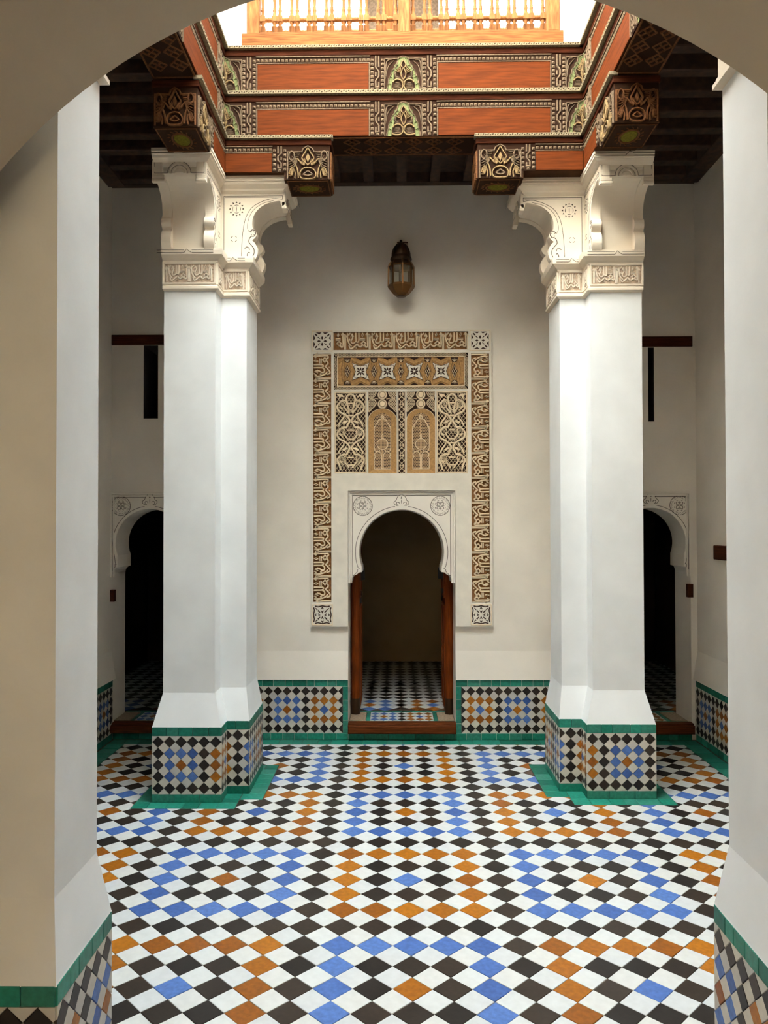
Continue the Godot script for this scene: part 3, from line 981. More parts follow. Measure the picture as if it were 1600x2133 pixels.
# palmette niche; sides = which halves to draw
func medallion(grey: B, green: B, gold: B, dark: B, t: Transform3D, m: float, y0: float, y1: float, hw: float, sides: Array):
	var h := y1 - y0
	for s in sides:
		var T := Transform2D(Vector2(s * hw, 0), Vector2(0, h), Vector2(m, y0))
		var edge := [0.88, 0.0, 0.84, 0.14, 0.78, 0.24, 0.76, 0.36, 0.66, 0.46, 0.6, 0.58, 0.46, 0.66, 0.34, 0.76, 0.28, 0.9, 0.14, 0.97, 0.0, 0.985]
		var gp := pp(edge)
		gp.append(Vector2(0, 0))
		green.poly(t, mp(gp, T), -0.004, -0.001)
		dark.poly(t, mp(pp([0.64, 0.0, 0.6, 0.2, 0.5, 0.36, 0.36, 0.52, 0.22, 0.68, 0.12, 0.84, 0.0, 0.88, 0.0, 0.0]), T), -0.003, 0.0)
		grey.stroke(t, mp(cm(pp(edge), 3), T), 0.009, -0.004, 0.004)
		for k in [[0.74, 0.14], [0.67, 0.34], [0.53, 0.53], [0.36, 0.68], [0.2, 0.88]]:
			green.stroke(t, mp(arcp(Vector2(k[0], k[1]), 0.1, -40, 150, 6, 0.08), T), 0.007, -0.002, 0.004, false, 0.5)
		# spandrel leaf and frame
		grey.stroke(t, mp(cm(pp([0.93, 0.36, 0.86, 0.6, 0.74, 0.74, 0.5, 0.86]), 3), T), 0.006, -0.003, 0.004, false, 0.6, true)
		grey.stroke(t, mp(cm(pp([0.92, 0.44, 0.92, 0.7, 0.84, 0.86, 0.6, 0.88]), 3), T), 0.007, -0.003, 0.005, false, 0.6, true)
		grey.stroke(t, mp(pp([0.98, 0.0, 0.98, 0.92, 0.3, 0.92]), T), 0.006, -0.003, 0.004)
		# scrolls, fans, heart
		gold.stroke(t, mp(cm(pp([0.02, 0.26, 0.03, 0.12, 0.14, 0.04, 0.36, 0.02, 0.6, 0.05]), 3), T), 0.010, -0.002, 0.009)
		gold.stroke(t, mp(arcp(Vector2(0.3, 0.2), 0.26, 20, 200, 9, 0.13), T), 0.010, -0.002, 0.009)
		for k in 5:
			var y := 0.07 + k * 0.035
			grey.stroke(t, mp(cm(pp([0.1 + k * 0.02, y + 0.03, 0.3, y + 0.012, 0.56 - k * 0.03, y + 0.02]), 2), T), 0.0055, -0.002, 0.008, false, 0.5, true)
		for k in 5:
			var a := 0.25 + k * 0.26
			grey.stroke(t, mp(pp([0.16 + 0.05 * k, 0.36, 0.16 + 0.05 * k + 0.34 * cos(a), 0.36 + 0.12 * sin(a) + 0.03 * k]), T), 0.006, -0.002, 0.008, false, 0.5, true)
		for k in 4:
			var a := 0.5 + k * 0.28
			gold.stroke(t, mp(pp([0.12, 0.5 + 0.03 * k, 0.12 + 0.34 * cos(a), 0.5 + 0.03 * k + 0.13 * sin(a)]), T), 0.006, -0.002, 0.008, false, 0.5, true)
		gold.stroke(t, mp(cm(pp([0.0, 0.66, 0.1, 0.54, 0.12, 0.44, 0.0, 0.3]), 3), T), 0.007, -0.002, 0.009)
		gold.stroke(t, mp(cm(pp([0.0, 0.86, 0.09, 0.8, 0.13, 0.72, 0.05, 0.66]), 3), T), 0.009, -0.002, 0.008)

# dense carved leaf square
func carved_square(grey: B, gold: B, t: Transform3D, u0: float, u1: float, y0: float, y1: float):
	var m := (u0 + u1) * 0.5
	var hw := (u1 - u0) * 0.5
	var h := y1 - y0
	for s in [-1, 1]:
		var T := Transform2D(Vector2(s * hw, 0), Vector2(0, h), Vector2(m, y0))
		grey.stroke(t, mp(pp([0.96, 0.0, 0.96, 0.82, 0.28, 0.82, 0.22, 0.92, 0.0, 1.0]), T), 0.009, -0.003, 0.006)
		gold.stroke(t, mp(cm(pp([0.0, 0.94, 0.14, 0.78, 0.28, 0.62, 0.1, 0.48, 0.0, 0.42]), 3), T), 0.009, -0.003, 0.009)
		gold.poly(t, mp(pp([0.0, 0.5, 0.1, 0.64, 0.0, 0.78]), T), -0.002, 0.005)
		gold.stroke(t, mp(cm(pp([0.0, 0.0, 0.3, 0.02, 0.38, 0.16, 0.24, 0.3, 0.0, 0.34]), 3), T), 0.009, -0.003, 0.009)
		grey.stroke(t, mp(cm(pp([0.0, 0.1, 0.2, 0.14, 0.0, 0.24]), 3), T), 0.009, -0.003, 0.007)
		gold.stroke(t, mp(cm(pp([0.3, 0.46, 0.5, 0.6, 0.62, 0.5, 0.5, 0.3, 0.44, 0.04]), 3), T), 0.0095, -0.003, 0.008)
		gold.stroke(t, mp(cm(pp([0.62, 0.02, 0.6, 0.2, 0.76, 0.34, 0.9, 0.16]), 3), T), 0.008, -0.003, 0.008)
		grey.stroke(t, mp(ring(Vector2(0.76, 0.7), 0.14, 9), T), 0.009, -0.003, 0.008, true)
		for k in 7:
			var a := -0.9 + k * 0.32
			grey.stroke(t, mp(pp([0.5, 0.52, 0.5 + 0.34 * cos(a), 0.52 + 0.26 * sin(a)]), T), 0.008, -0.003, 0.008, false, 0.5, true)
			gold.stroke(t, mp(pp([0.72, 0.1, 0.72 + 0.2 * cos(a + 0.9), 0.1 + 0.26 * sin(a + 0.9)]), T), 0.007, -0.003, 0.008, false, 0.5, true)
		for k in 6:
			var a := 1.9 - k * 0.3
			gold.stroke(t, mp(pp([0.16, 0.4, 0.16 + 0.24 * cos(a), 0.4 + 0.22 * sin(a)]), T), 0.006, -0.003, 0.007, false, 0.5, true)
			grey.stroke(t, mp(pp([0.9, 0.5 - 0.07 * k, 0.72, 0.56 - 0.085 * k]), T), 0.0065, -0.003, 0.007, false, 0.5, true)
		for k in 5: grey.stroke(t, mp(pp([0.36 + 0.02 * k, 0.76 - 0.05 * k, 0.6 + 0.02 * k, 0.78 - 0.06 * k]), T), 0.007, -0.003, 0.007, false, 0.5, true)

func pearls(b: B, dk: B, t: Transform3D, u0: float, u1: float, y0: float, y1: float):
	b.fbox(t, u0, u1, y0, y1, -0.02, 0.026)
	var n := int((u1 - u0) / 0.0145)
	for i in n:
		var u := lerpf(u0, u1, (i + 0.5) / n)
		var y := y0 + (y1 - y0) * (0.62 if i % 2 else 0.42)
		dk.poly(t, PackedVector2Array([Vector2(u - 0.005, y - 0.002), Vector2(u, y - 0.0042), Vector2(u + 0.005, y + 0.002), Vector2(u, y + 0.0042)]), 0.024, 0.0268)

func beams():
	var sides := [
		["back", V(C - HP, 0, FD), V(C + HP, 0, FD), Vector3(0, 0, 1), true],
		["left", V(C - HP, 0, FN), V(C - HP, 0, FD), Vector3(1, 0, 0), true],
		["right", V(C + HP, 0, FD), V(C + HP, 0, FN), Vector3(-1, 0, 0), true],
		["near", V(C + HP, 0, FN), V(C - HP, 0, FN), Vector3(0, 0, -1), false]]
	var where := {"back": "across the far side of the court", "left": "running along the left side of the court", "right": "running along the right side of the court", "near": "above the viewer's own side of the court"}
	for sd in sides:
		var f := face(sd[1], sd[2], sd[3])
		var L: float = f[1]
		var hl := L * 0.5
		var t: Transform3D = (f[0] as Transform3D).translated_local(Vector3(hl, 0, 0))
		var ends: float = hl + (0.24 if absf((sd[3] as Vector3).z) > 0.5 else 0.0)
		for tier in 2:
			var y0: float = [4.212, 3.944][tier]
			var y1: float = [4.490, 4.212][tier]
			var fy0 := y0 + (0.021 if tier == 0 else 0.018)
			var fy1 := y1 - 0.036
			var o := thing("carved_cedar_beam", "%s of two carved cedar beams %s" % ["upper" if tier == 0 else "lower", where[sd[0]]], "beam", t * Vector3(0, y0, 0), "", "thing")
			var core := B.new()
			core.fbox(t, -ends, ends, fy0 if tier else y0, y1, -0.24, -0.006)
			put("beam_core", core, "cedar_dark", o)
			var cove := B.new()
			cove.fbox(t, -hl, hl, fy1, y1 - 0.001, -0.006, 0.004, 0.002)
			put("cove", cove, "cedar_deep", o)
			var pl := B.new(); var pd := B.new()
			if tier == 0:
				pearls(pl, pd, t, -hl, hl, y1, y1 + 0.016)
				pearls(pl, pd, t, -hl, hl, y0, fy0)
			else:
				for s in [-1, 1]:
					pearls(pl, pd, t, minf(s * hl, s * (hl - 0.655)), maxf(s * hl, s * (hl - 0.655)), y0, fy0)
			putd("pearl_moulding", {"pearl": pl, "carve_ground": pd}, o)
			var ground := B.new(); var grey := B.new()
			var meds := []
			ground.fbox(t, -hl, hl, fy0, fy1, -0.008, -0.003)
			var ty := fy1 - 0.006
			for s in [-1, 1]:
				var a: float = s * 0.20; var e: float = s * (hl - 0.19)
				var u0 := minf(a, e); var u1 := maxf(a, e)
				var pn := B.new()
				pn.fbox(t, u0 + 0.009, u1 - 0.009, fy0 + 0.002, ty - 0.045, -0.006, 0.003, 0.002)
				put("plain_panel", pn, "cedar", o)
				grey = B.new()
				grey.stroke(t, pp([u0 + 0.005, fy0, u0 + 0.005, ty - 0.041, u1 - 0.005, ty - 0.041, u1 - 0.005, fy0]), 0.008, -0.003, 0.005)
				grey.stroke(t, pp([u0, ty, u1, ty]), 0.009, -0.003, 0.004)
				dots(grey, t, Vector2(u0, ty - 0.022), Vector2(u1, ty - 0.022))
				put("bead_border", grey, "cedar_grey", o)
				if not sd[4]: continue
				for q in [[minf(s * 0.115, a), maxf(s * 0.115, a)], [minf(e, e + s * 0.085), maxf(e, e + s * 0.085)]]:
					var sb2 := B.new()
					strap(sb2, t, q[0], q[1], fy0, ty, tier == 1)
					put("strapwork", sb2, "cedar_grey", o)
				meds.append([s * hl, 0.105, [-s]])
			if sd[4]: meds.append([0.0, 0.115, [-1, 1]])
			put("carving_ground", ground, "carve_ground", o)
			for q in meds:
				var m1 := B.new(); var m2 := B.new(); var m3 := B.new(); var m4 := B.new()
				medallion(m1, m2, m3, m4, t, q[0], fy0, ty, q[1], q[2])
				putd("palmette", {"cedar_grey": m1, "carve_green": m2, "cedar_gold": m3, "carve_ground": m4}, o)
			if tier == 1 and sd[4]:
				# carved underside between the brackets
				var st := Transform3D(Basis(t.basis.x, t.basis.z, Vector3.DOWN), t * Vector3(0, fy0, -0.12))
				var sb := B.new(); var sg := B.new()
				var hw := hl - 0.64
				sg.fbox(st, -hw, hw, -0.12, 0.112, 0.0, 0.002)
				outline(sb, st, -hw, hw, -0.112, 0.106, 0.012, 0.0, 0.007)
				var k := int(hw * 2 / 0.11)
				for i in k + 1:
					for j in 2:
						var c := Vector2(lerpf(-hw, hw, float(i) / k), -0.056 + 0.11 * j)
						if absf(c.x) > hw - 0.03: continue
						sb.stroke(st, PackedVector2Array([c + Vector2(-0.05, 0), c + Vector2(0, 0.046), c + Vector2(0.05, 0), c + Vector2(0, -0.046)]), 0.008, 0.0, 0.008, true)
						for q in 4:
							var a2 := PI / 4 + q * PI / 2
							sb.stroke(st, PackedVector2Array([c, c + Vector2(cos(a2), sin(a2)) * 0.036]), 0.012, 0.0, 0.008, false, 0.5, true)
				put("soffit_ground", sg, "carve_ground", o)
				put("soffit_carving", sb, "carve_dim", o)
		if not sd[4]: continue
		for s in ([-1, 1] if sd[0] == "back" else ([1] if sd[0] == "left" else [-1])):
			bracket(t, hl, s, sd[0])

# carved bracket under the lower beam, reaching .64 m out from the corner
func bracket(t: Transform3D, hl: float, s: int, side: String):
	var flip := Transform3D(Basis(Vector3(s, 0, 0), Vector3(0, 1, 0), Vector3(0, 0, 1)), Vector3.ZERO)
	var sidew := ("left" if s < 0 else "right") if side == "back" else side
	var lab := ("carved cedar bracket under the far beam, right beside the %s pillar's capital" if side == "back" else "carved cedar bracket under the %s side beam, jutting towards the viewer") % sidew
	var o := thing("carved_bracket", lab, "bracket", t * Vector3(s * (hl - 0.3), 3.745, -0.1))
	var R := func(a: float, e: float) -> Array: # from corner distance to u range
		var p := s * (hl - a); var q := s * (hl - e)
		return [minf(p, q), maxf(p, q)]
	var core := B.new()
	var r: Array = R.call(0.0, 0.635)
	core.fbox(t, r[0], r[1], 3.746, 3.944, -0.235, -0.004)
	r = R.call(0.36, 0.635)
	core.fbox(t, r[0], r[1], 3.702, 3.75, -0.235, -0.004)
	put("bracket_core", core, "cedar_dark", o)
	var cv := B.new()
	r = R.call(0.0, 0.645)
	cv.fbox(t, r[0], r[1], 3.91, 3.943, -0.24, 0.006, 0.003)
	put("cove", cv, "cedar_deep", o)
	var grey := B.new(); var gold := B.new(); var ground := B.new()
	r = R.call(0.0, 0.634)
	ground.fbox(t, r[0], r[1], 3.747, 3.909, -0.008, -0.003)
	r = R.call(0.37, 0.634)
	ground.fbox(t, r[0], r[1], 3.703, 3.75, -0.008, -0.003)
	carved_square(grey, gold, t, r[0] + 0.006, r[1] - 0.002, 3.705, 3.905)
	r = R.call(0.29, 0.375)
	strap(grey, t, r[0], r[1], 3.747, 3.905, true)
	r = R.call(0.0, 0.29)
	var pn := B.new()
	pn.fbox(t, r[0] + 0.004, r[1] - 0.004, 3.747, 3.862, -0.006, 0.003, 0.002)
	put("plain_panel", pn, "cedar", o)
	grey.stroke(t, pp([r[0], 3.904, r[1], 3.904]), 0.008, -0.003, 0.004)
	grey.stroke(t, pp([r[0], 3.866, r[1], 3.866]), 0.007, -0.003, 0.004)
	dots(grey, t, Vector2(r[0], 3.884), Vector2(r[1], 3.884))
	# end face towards the middle of the span
	var ue := s * (hl - 0.635)
	var N := t.basis.x * (-s)
	var f := face(t * Vector3(ue, 0, -0.235), t * Vector3(ue, 0, -0.004), N)
	var et: Transform3D = f[0]
	ground.fbox(et, 0.002, f[1] - 0.002, 3.704, 3.909, -0.002, 0.001)
	var et2 := et.translated_local(Vector3(0, 0, 0.004))
	var eb := B.new()
	carved_square(eb, eb, et2, 0.006, f[1] - 0.006, 3.708, 3.905)
	put("end_carving", eb, "carve_dim", o)
	put("carving_ground", ground, "carve_ground", o)
	putd("carving", {"cedar_grey": grey, "cedar_gold": gold}, o)
	# oval medallion underneath
	var st := Transform3D(Basis(t.basis.x, t.basis.z, Vector3.DOWN), t * Vector3(s * (hl - 0.5), 3.702, -0.12))
	var ov := B.new(); var og := B.new(); var of := B.new()
	of.fbox(st, -0.128, 0.128, -0.112, 0.112, 0.0, 0.003)
	ov.stroke(st, arcp(Vector2.ZERO, 0.072, 0, 345, 23, 0.05), 0.012, 0.0, 0.009, true)
	og.poly(st, arcp(Vector2.ZERO, 0.062, 0, 345, 23, 0.042), 0.0, 0.007, 0.004)
	outline(ov, st, -0.122, 0.122, -0.106, 0.106, 0.007, 0.0, 0.007)
	for k in 16:
		var a := TAU * k / 16.0
		var e := Vector2(cos(a) * 0.084, sin(a) * 0.06)
		ov.stroke(st, PackedVector2Array([e, e * 1.22 + Vector2(-sin(a), cos(a)) * 0.012]), 0.009, 0.0, 0.007, false, 0.5, true)
	put("underside", of, "carve_ground", o)
	put("underside_carving", ov, "carve_dim", o)
	put("oval_boss", og, "carve_green_deep", o)

# ---------------------------------------------------------------- stucco panel
func star_square(pit: B, t: Transform3D, cx: float, cy: float, h: float, w: float, second: bool):
	for k in 4:
		var r := rot_frame(t, k * 90.0, cx, cy)
		if second:
			pit.poly(r, pp([0.0, h * 0.12, -h * 0.18, h * 0.5, 0, h * 0.38, h * 0.18, h * 0.5]), w, w + 0.0012)
			pit.poly(r, pp([0, h * 0.9, -h * 0.17, h * 0.62, 0, h * 0.68, h * 0.17, h * 0.62]), w, w + 0.0012)
			pit.poly(r, pp([h * 0.2, h * 0.26, h * 0.26, h * 0.2, h * 0.54, h * 0.42, h * 0.42, h * 0.54]), w, w + 0.0012)
			pit.poly(r, pp([h * 0.6, h * 0.48, h * 0.8, h * 0.8, h * 0.48, h * 0.6]), w, w + 0.0012)
			pit.stroke(r, cm(pp([-h * 0.8, h * 0.94, -h * 0.45, h * 0.86, 0, h * 0.95, h * 0.45, h * 0.86, h * 0.8, h * 0.94]), 3), h * 0.13, w, w + 0.0012)
		else:
			pit.poly(r, pp([0, h * 0.14, -h * 0.13, h * 0.34, 0, h * 0.56, h * 0.13, h * 0.34]), w, w + 0.0012)
			pit.poly(r, pp([h * 0.22, h * 0.24, h * 0.24, h * 0.2, h * 0.48, h * 0.42, h * 0.4, h * 0.5]), w, w + 0.0012)
			pit.poly(r, pp([h * 0.5, h * 0.54, h * 0.56, h * 0.48, h * 0.82, h * 0.66, h * 0.7, h * 0.82]), w, w + 0.0012)
			pit.poly(r, pp([-h * 0.72, h * 0.94, -h * 0.3, h * 0.74, -h * 0.06, h * 0.94]), w, w + 0.0012)
			pit.poly(r, pp([h * 0.06, h * 0.94, h * 0.3, h * 0.74, h * 0.72, h * 0.94]), w, w + 0.0012)

func clip_strokes(b: B, t: Transform3D, segs: Array, rect: PackedVector2Array, wd: float, w0: float, w1: float):
	for s in segs:
		for q in Geometry2D.intersect_polyline_with_polygon(s, rect): b.stroke(t, q, wd, w0, w1)

func net(b: B, t: Transform3D, outline_: PackedVector2Array, px: float, py: float, wd: float, w0: float, w1: float):
	var lo := outline_[0]; var hi := outline_[0]
	for p in outline_:
		lo = lo.min(p); hi = hi.max(p)
	var segs := []
	var span := (hi.y - lo.y) / py * px
	var x := lo.x - span - px
	while x < hi.x + px:
		segs.append(PackedVector2Array([Vector2(x, lo.y), Vector2(x + span, hi.y)]))
		segs.append(PackedVector2Array([Vector2(x + span, lo.y), Vector2(x, hi.y)]))
		x += px
	clip_strokes(b, t, segs, outline_, wd, w0, w1)

func arabesque(face_: B, t: Transform3D, u0: float, u1: float, v0: float, v1: float, w0: float, w1: float):
	outline(face_, t, u0 + 0.006, u1 - 0.006, v0 + 0.006, v1 - 0.006, 0.013, w0, w1)
	var m := (u0 + u1) * 0.5
	var hw := (u1 - u0) * 0.5 - 0.012
	var hh := (v1 - v0) - 0.024
	var thin := 0.0042
	net(face_, t, PackedVector2Array([Vector2(u0 + 0.012, v0 + 0.012), Vector2(u1 - 0.012, v0 + 0.012), Vector2(u1 - 0.012, v1 - 0.012), Vector2(u0 + 0.012, v1 - 0.012)]), 0.027, 0.036, thin, w0, w1 - 0.006)
	for s in [-1, 1]:
		# s-mirrored halves; x 0 at the middle .. 1 at the rim, y 0 at the foot .. 1 at the top
		var T := Transform2D(Vector2(s * hw, 0), Vector2(0, hh), Vector2(m, v0 + 0.012))
		var P := func(a: Array) -> PackedVector2Array: return mp(pp(a), T)
		var main := cm(P.call([0.0, 0.99, 0.22, 0.965, 0.3, 0.92, 0.22, 0.85, 0.14, 0.80, 0.1, 0.755]), 4)
		face_.stroke(t, main, 0.017, w0, w1)
		var wave := cm(P.call([0.3, 0.90, 0.56, 0.91, 0.78, 0.875, 0.92, 0.83, 0.84, 0.775, 0.6, 0.745, 0.36, 0.725, 0.16, 0.69, 0.06, 0.645, 0.2, 0.60, 0.3, 0.565, 0.54, 0.565, 0.8, 0.53, 0.92, 0.475, 0.8, 0.425, 0.56, 0.4, 0.34, 0.375, 0.16, 0.345, 0.06, 0.3, 0.2, 0.255, 0.3, 0.22, 0.54, 0.22, 0.8, 0.18, 0.92, 0.14, 0.78, 0.09, 0.7, 0.02]), 4)
		face_.stroke(t, wave, 0.0165, w0, w1)
		for k in [0.0, 0.345, 0.69]:
			face_.stroke(t, cm(P.call([0.62, 0.872 - k, 0.5, 0.845 - k, 0.36, 0.80 - k, 0.2, 0.765 - k, 0.14, 0.74 - k]), 4), 0.014, w0, w1)
			face_.stroke(t, mp(ring(Vector2(0.56, 0.855 - k), 0.2, 10), T * Transform2D(0, Vector2(1, 0.2), 0, Vector2(0, 0.684 - 0.8 * k))), 0.0085, w0, w1, true)
			face_.poly(t, P.call([0.86, 0.825 - k, 0.66, 0.80 - k, 0.46, 0.765 - k, 0.5, 0.785 - k, 0.66, 0.83 - k]), w0, w1, 0.002)
			face_.poly(t, P.call([0.62, 0.885 - k, 0.46, 0.86 - k, 0.5, 0.84 - k, 0.68, 0.86 - k]), w0, w1, 0.002)
			if k < 0.6:
				face_.stroke(t, cm(P.call([0.84, 0.575 - k, 0.72, 0.63 - k, 0.5, 0.68 - k, 0.46, 0.715 - k]), 4), 0.014, w0, w1)
				face_.poly(t, P.call([0.12, 0.645 - k, 0.34, 0.655 - k, 0.6, 0.625 - k, 0.46, 0.605 - k, 0.3, 0.625 - k]), w0, w1, 0.002)
		# corner leaf
		face_.poly(t, P.call([0.97, 0.99, 0.6, 0.985, 0.44, 0.95, 0.66, 0.955, 0.86, 0.905, 0.8, 0.95]), w0, w1, 0.002)
	for y in [0.872, 0.785, 0.712, 0.53, 0.415, 0.365, 0.18, 0.085]:
		var wd: float = 0.22 if y in [0.872, 0.53, 0.18] else 0.19
		var cc := Vector2(m, v0 + 0.012 + hh * y)
		face_.stroke(t, PackedVector2Array([cc - Vector2(hw * wd, 0), cc + Vector2(hw * wd, 0)]), 0.013, w0, w1)

func blind_arch(face_: B, dark: B, ochre: B, plate: B, t: Transform3D, u0: float, u1: float, v0: float, v1: float, w0: float, w1: float):
	var m := (u0 + u1) * 0.5
	var hw := (u1 - u0) * 0.5
	var spring := v0 + 0.40
	# figure of eight and netted leaves above the arch
	for e in [[0.597, 1], [0.528, 0]]:
		face_.stroke(t, ring(Vector2(m, v0 + e[0]), 0.03, 18), 0.013, w0, w1, true)
		face_.poly(t, ring(Vector2(m, v0 + e[0]), 0.021, 16), w0, w1 - 0.003, 0.002)
	for s in [-1, 1]:
		var T := Transform2D(Vector2(s, 0), Vector2(0, 1), Vector2(m, v0))
		for q in [[0.046, 0.618, 0.06, 0.63, 0.1, 0.628, 0.104, 0.58, 0.088, 0.57, 0.06, 0.585, 0.05, 0.6], [0.046, 0.54, 0.06, 0.562, 0.09, 0.566, 0.104, 0.545, 0.105, 0.47, 0.08, 0.49, 0.05, 0.52]]:
			var lf := mp(cm(pp(q), 3, true), T)
			face_.stroke(t, lf, 0.005, w0, w1, true)
			net(face_, t, lf, 0.0135, 0.02, 0.0042, w0, w1 - 0.002)
		face_.stroke(t, mp(pp([0.03, 0.565, 0.06, 0.572]), T), 0.005, w0, w1 - 0.002)
	# arch frame
	var ou := PackedVector2Array([Vector2(m + hw, v0), Vector2(m + hw, spring)])
	ou.append_array(arcp(Vector2(m, spring), hw, 0, 180, 20, 0.09))
	ou.append(Vector2(m - hw, v0))
	var iw := hw - 0.042
	var inn := PackedVector2Array([Vector2(m + iw, v0 + 0.03), Vector2(m + iw, spring - 0.005)])
	inn.append_array(arcp(Vector2(m, spring - 0.005), iw, 0, 180, 20, 0.062))
	inn.append(Vector2(m - iw, v0 + 0.03))
	for i in ou.size() - 1: # sloping frame, from the raised rim down to the lattice
		var j := i + 1
		var a := t * Vector3(ou[i].x, ou[i].y, w1); var b2 := t * Vector3(ou[j].x, ou[j].y, w1)
		var c := t * Vector3(inn[j].x, inn[j].y, w0 + 0.006); var d := t * Vector3(inn[i].x, inn[i].y, w0 + 0.006)
		ochre.quad(a, b2, c, d)
	ochre.quad(t * Vector3(m - hw, v0, w1), t * Vector3(m + hw, v0, w1), t * Vector3(m + iw, v0 + 0.03, w0 + 0.006), t * Vector3(m - iw, v0 + 0.03, w0 + 0.006))
	face_.stroke(t, ou, 0.006, w0, w1)
	# pierced lattice
	plate.poly(t, inn, w0, w0 + 0.002)
	var row := 0
	var y := v0 + 0.04
	while y < spring + 0.06:
		var x := m - iw + (0.0065 if row % 2 else 0.0125)
		while x < m + iw - 0.004:
			var c := Vector2(x, y)
			if Geometry2D.is_point_in_polygon(c, inn) and (c - Vector2(m, v0 + 0.222)).length() > 0.043 and absf(x - m) > 0.006:
				dark.poly(t, ring(c, 0.0049, 6), w0 + 0.001, w0 + 0.0028)
			x += 0.0121
		y += 0.0112
		row += 1
	var wr := w0 + 0.007
	face_.stroke(t, ring(Vector2(m, v0 + 0.222), 0.041, 24), 0.0065, w0, wr, true)
	for i in range(-3, 4):
		for j in range(-3, 4):
			var c := Vector2(m + i * 0.0112, v0 + 0.222 + j * 0.0112)
			if (c - Vector2(m, v0 + 0.222)).length() < 0.036: dark.poly(t, pp([0, -0.0042, 0.0042, 0, 0, 0.0042, -0.0042, 0], 1.0, c.x, c.y), w0 + 0.001, w0 + 0.0028)
	face_.stroke(t, ring(Vector2(m, spring + 0.026), 0.012, 12), 0.007, w0, wr, true)
	face_.poly(t, ring(Vector2(m, spring + 0.026), 0.005, 8), w0, wr)
	for s in [-1, 1]:
		var T := Transform2D(Vector2(s, 0), Vector2(0, 1), Vector2(m, v0))
		face_.stroke(t, mp(cm(pp([0.008, 0.412, 0.03, 0.405, 0.036, 0.386, 0.05, 0.372, 0.052, 0.355, 0.062, 0.345, 0.062, 0.19, 0.04, 0.165, 0.018, 0.176]), 3), T), 0.007, w0, wr)
		face_.stroke(t, mp(cm(pp([0.062, 0.036, 0.062, 0.112, 0.052, 0.125, 0.062, 0.142, 0.05, 0.158, 0.032, 0.17, 0.012, 0.15, 0.006, 0.12, 0.006, 0.036]), 3), T), 0.006, w0, wr)
		face_.stroke(t, mp(cm(pp([0.0, 0.3, 0.006, 0.285, 0.004, 0.266]), 3), T), 0.004, w0, wr)
	face_.stroke(t, pp([m - iw + 0.003, v0 + 0.034, m + iw - 0.003, v0 + 0.034]), 0.006, w0, wr)

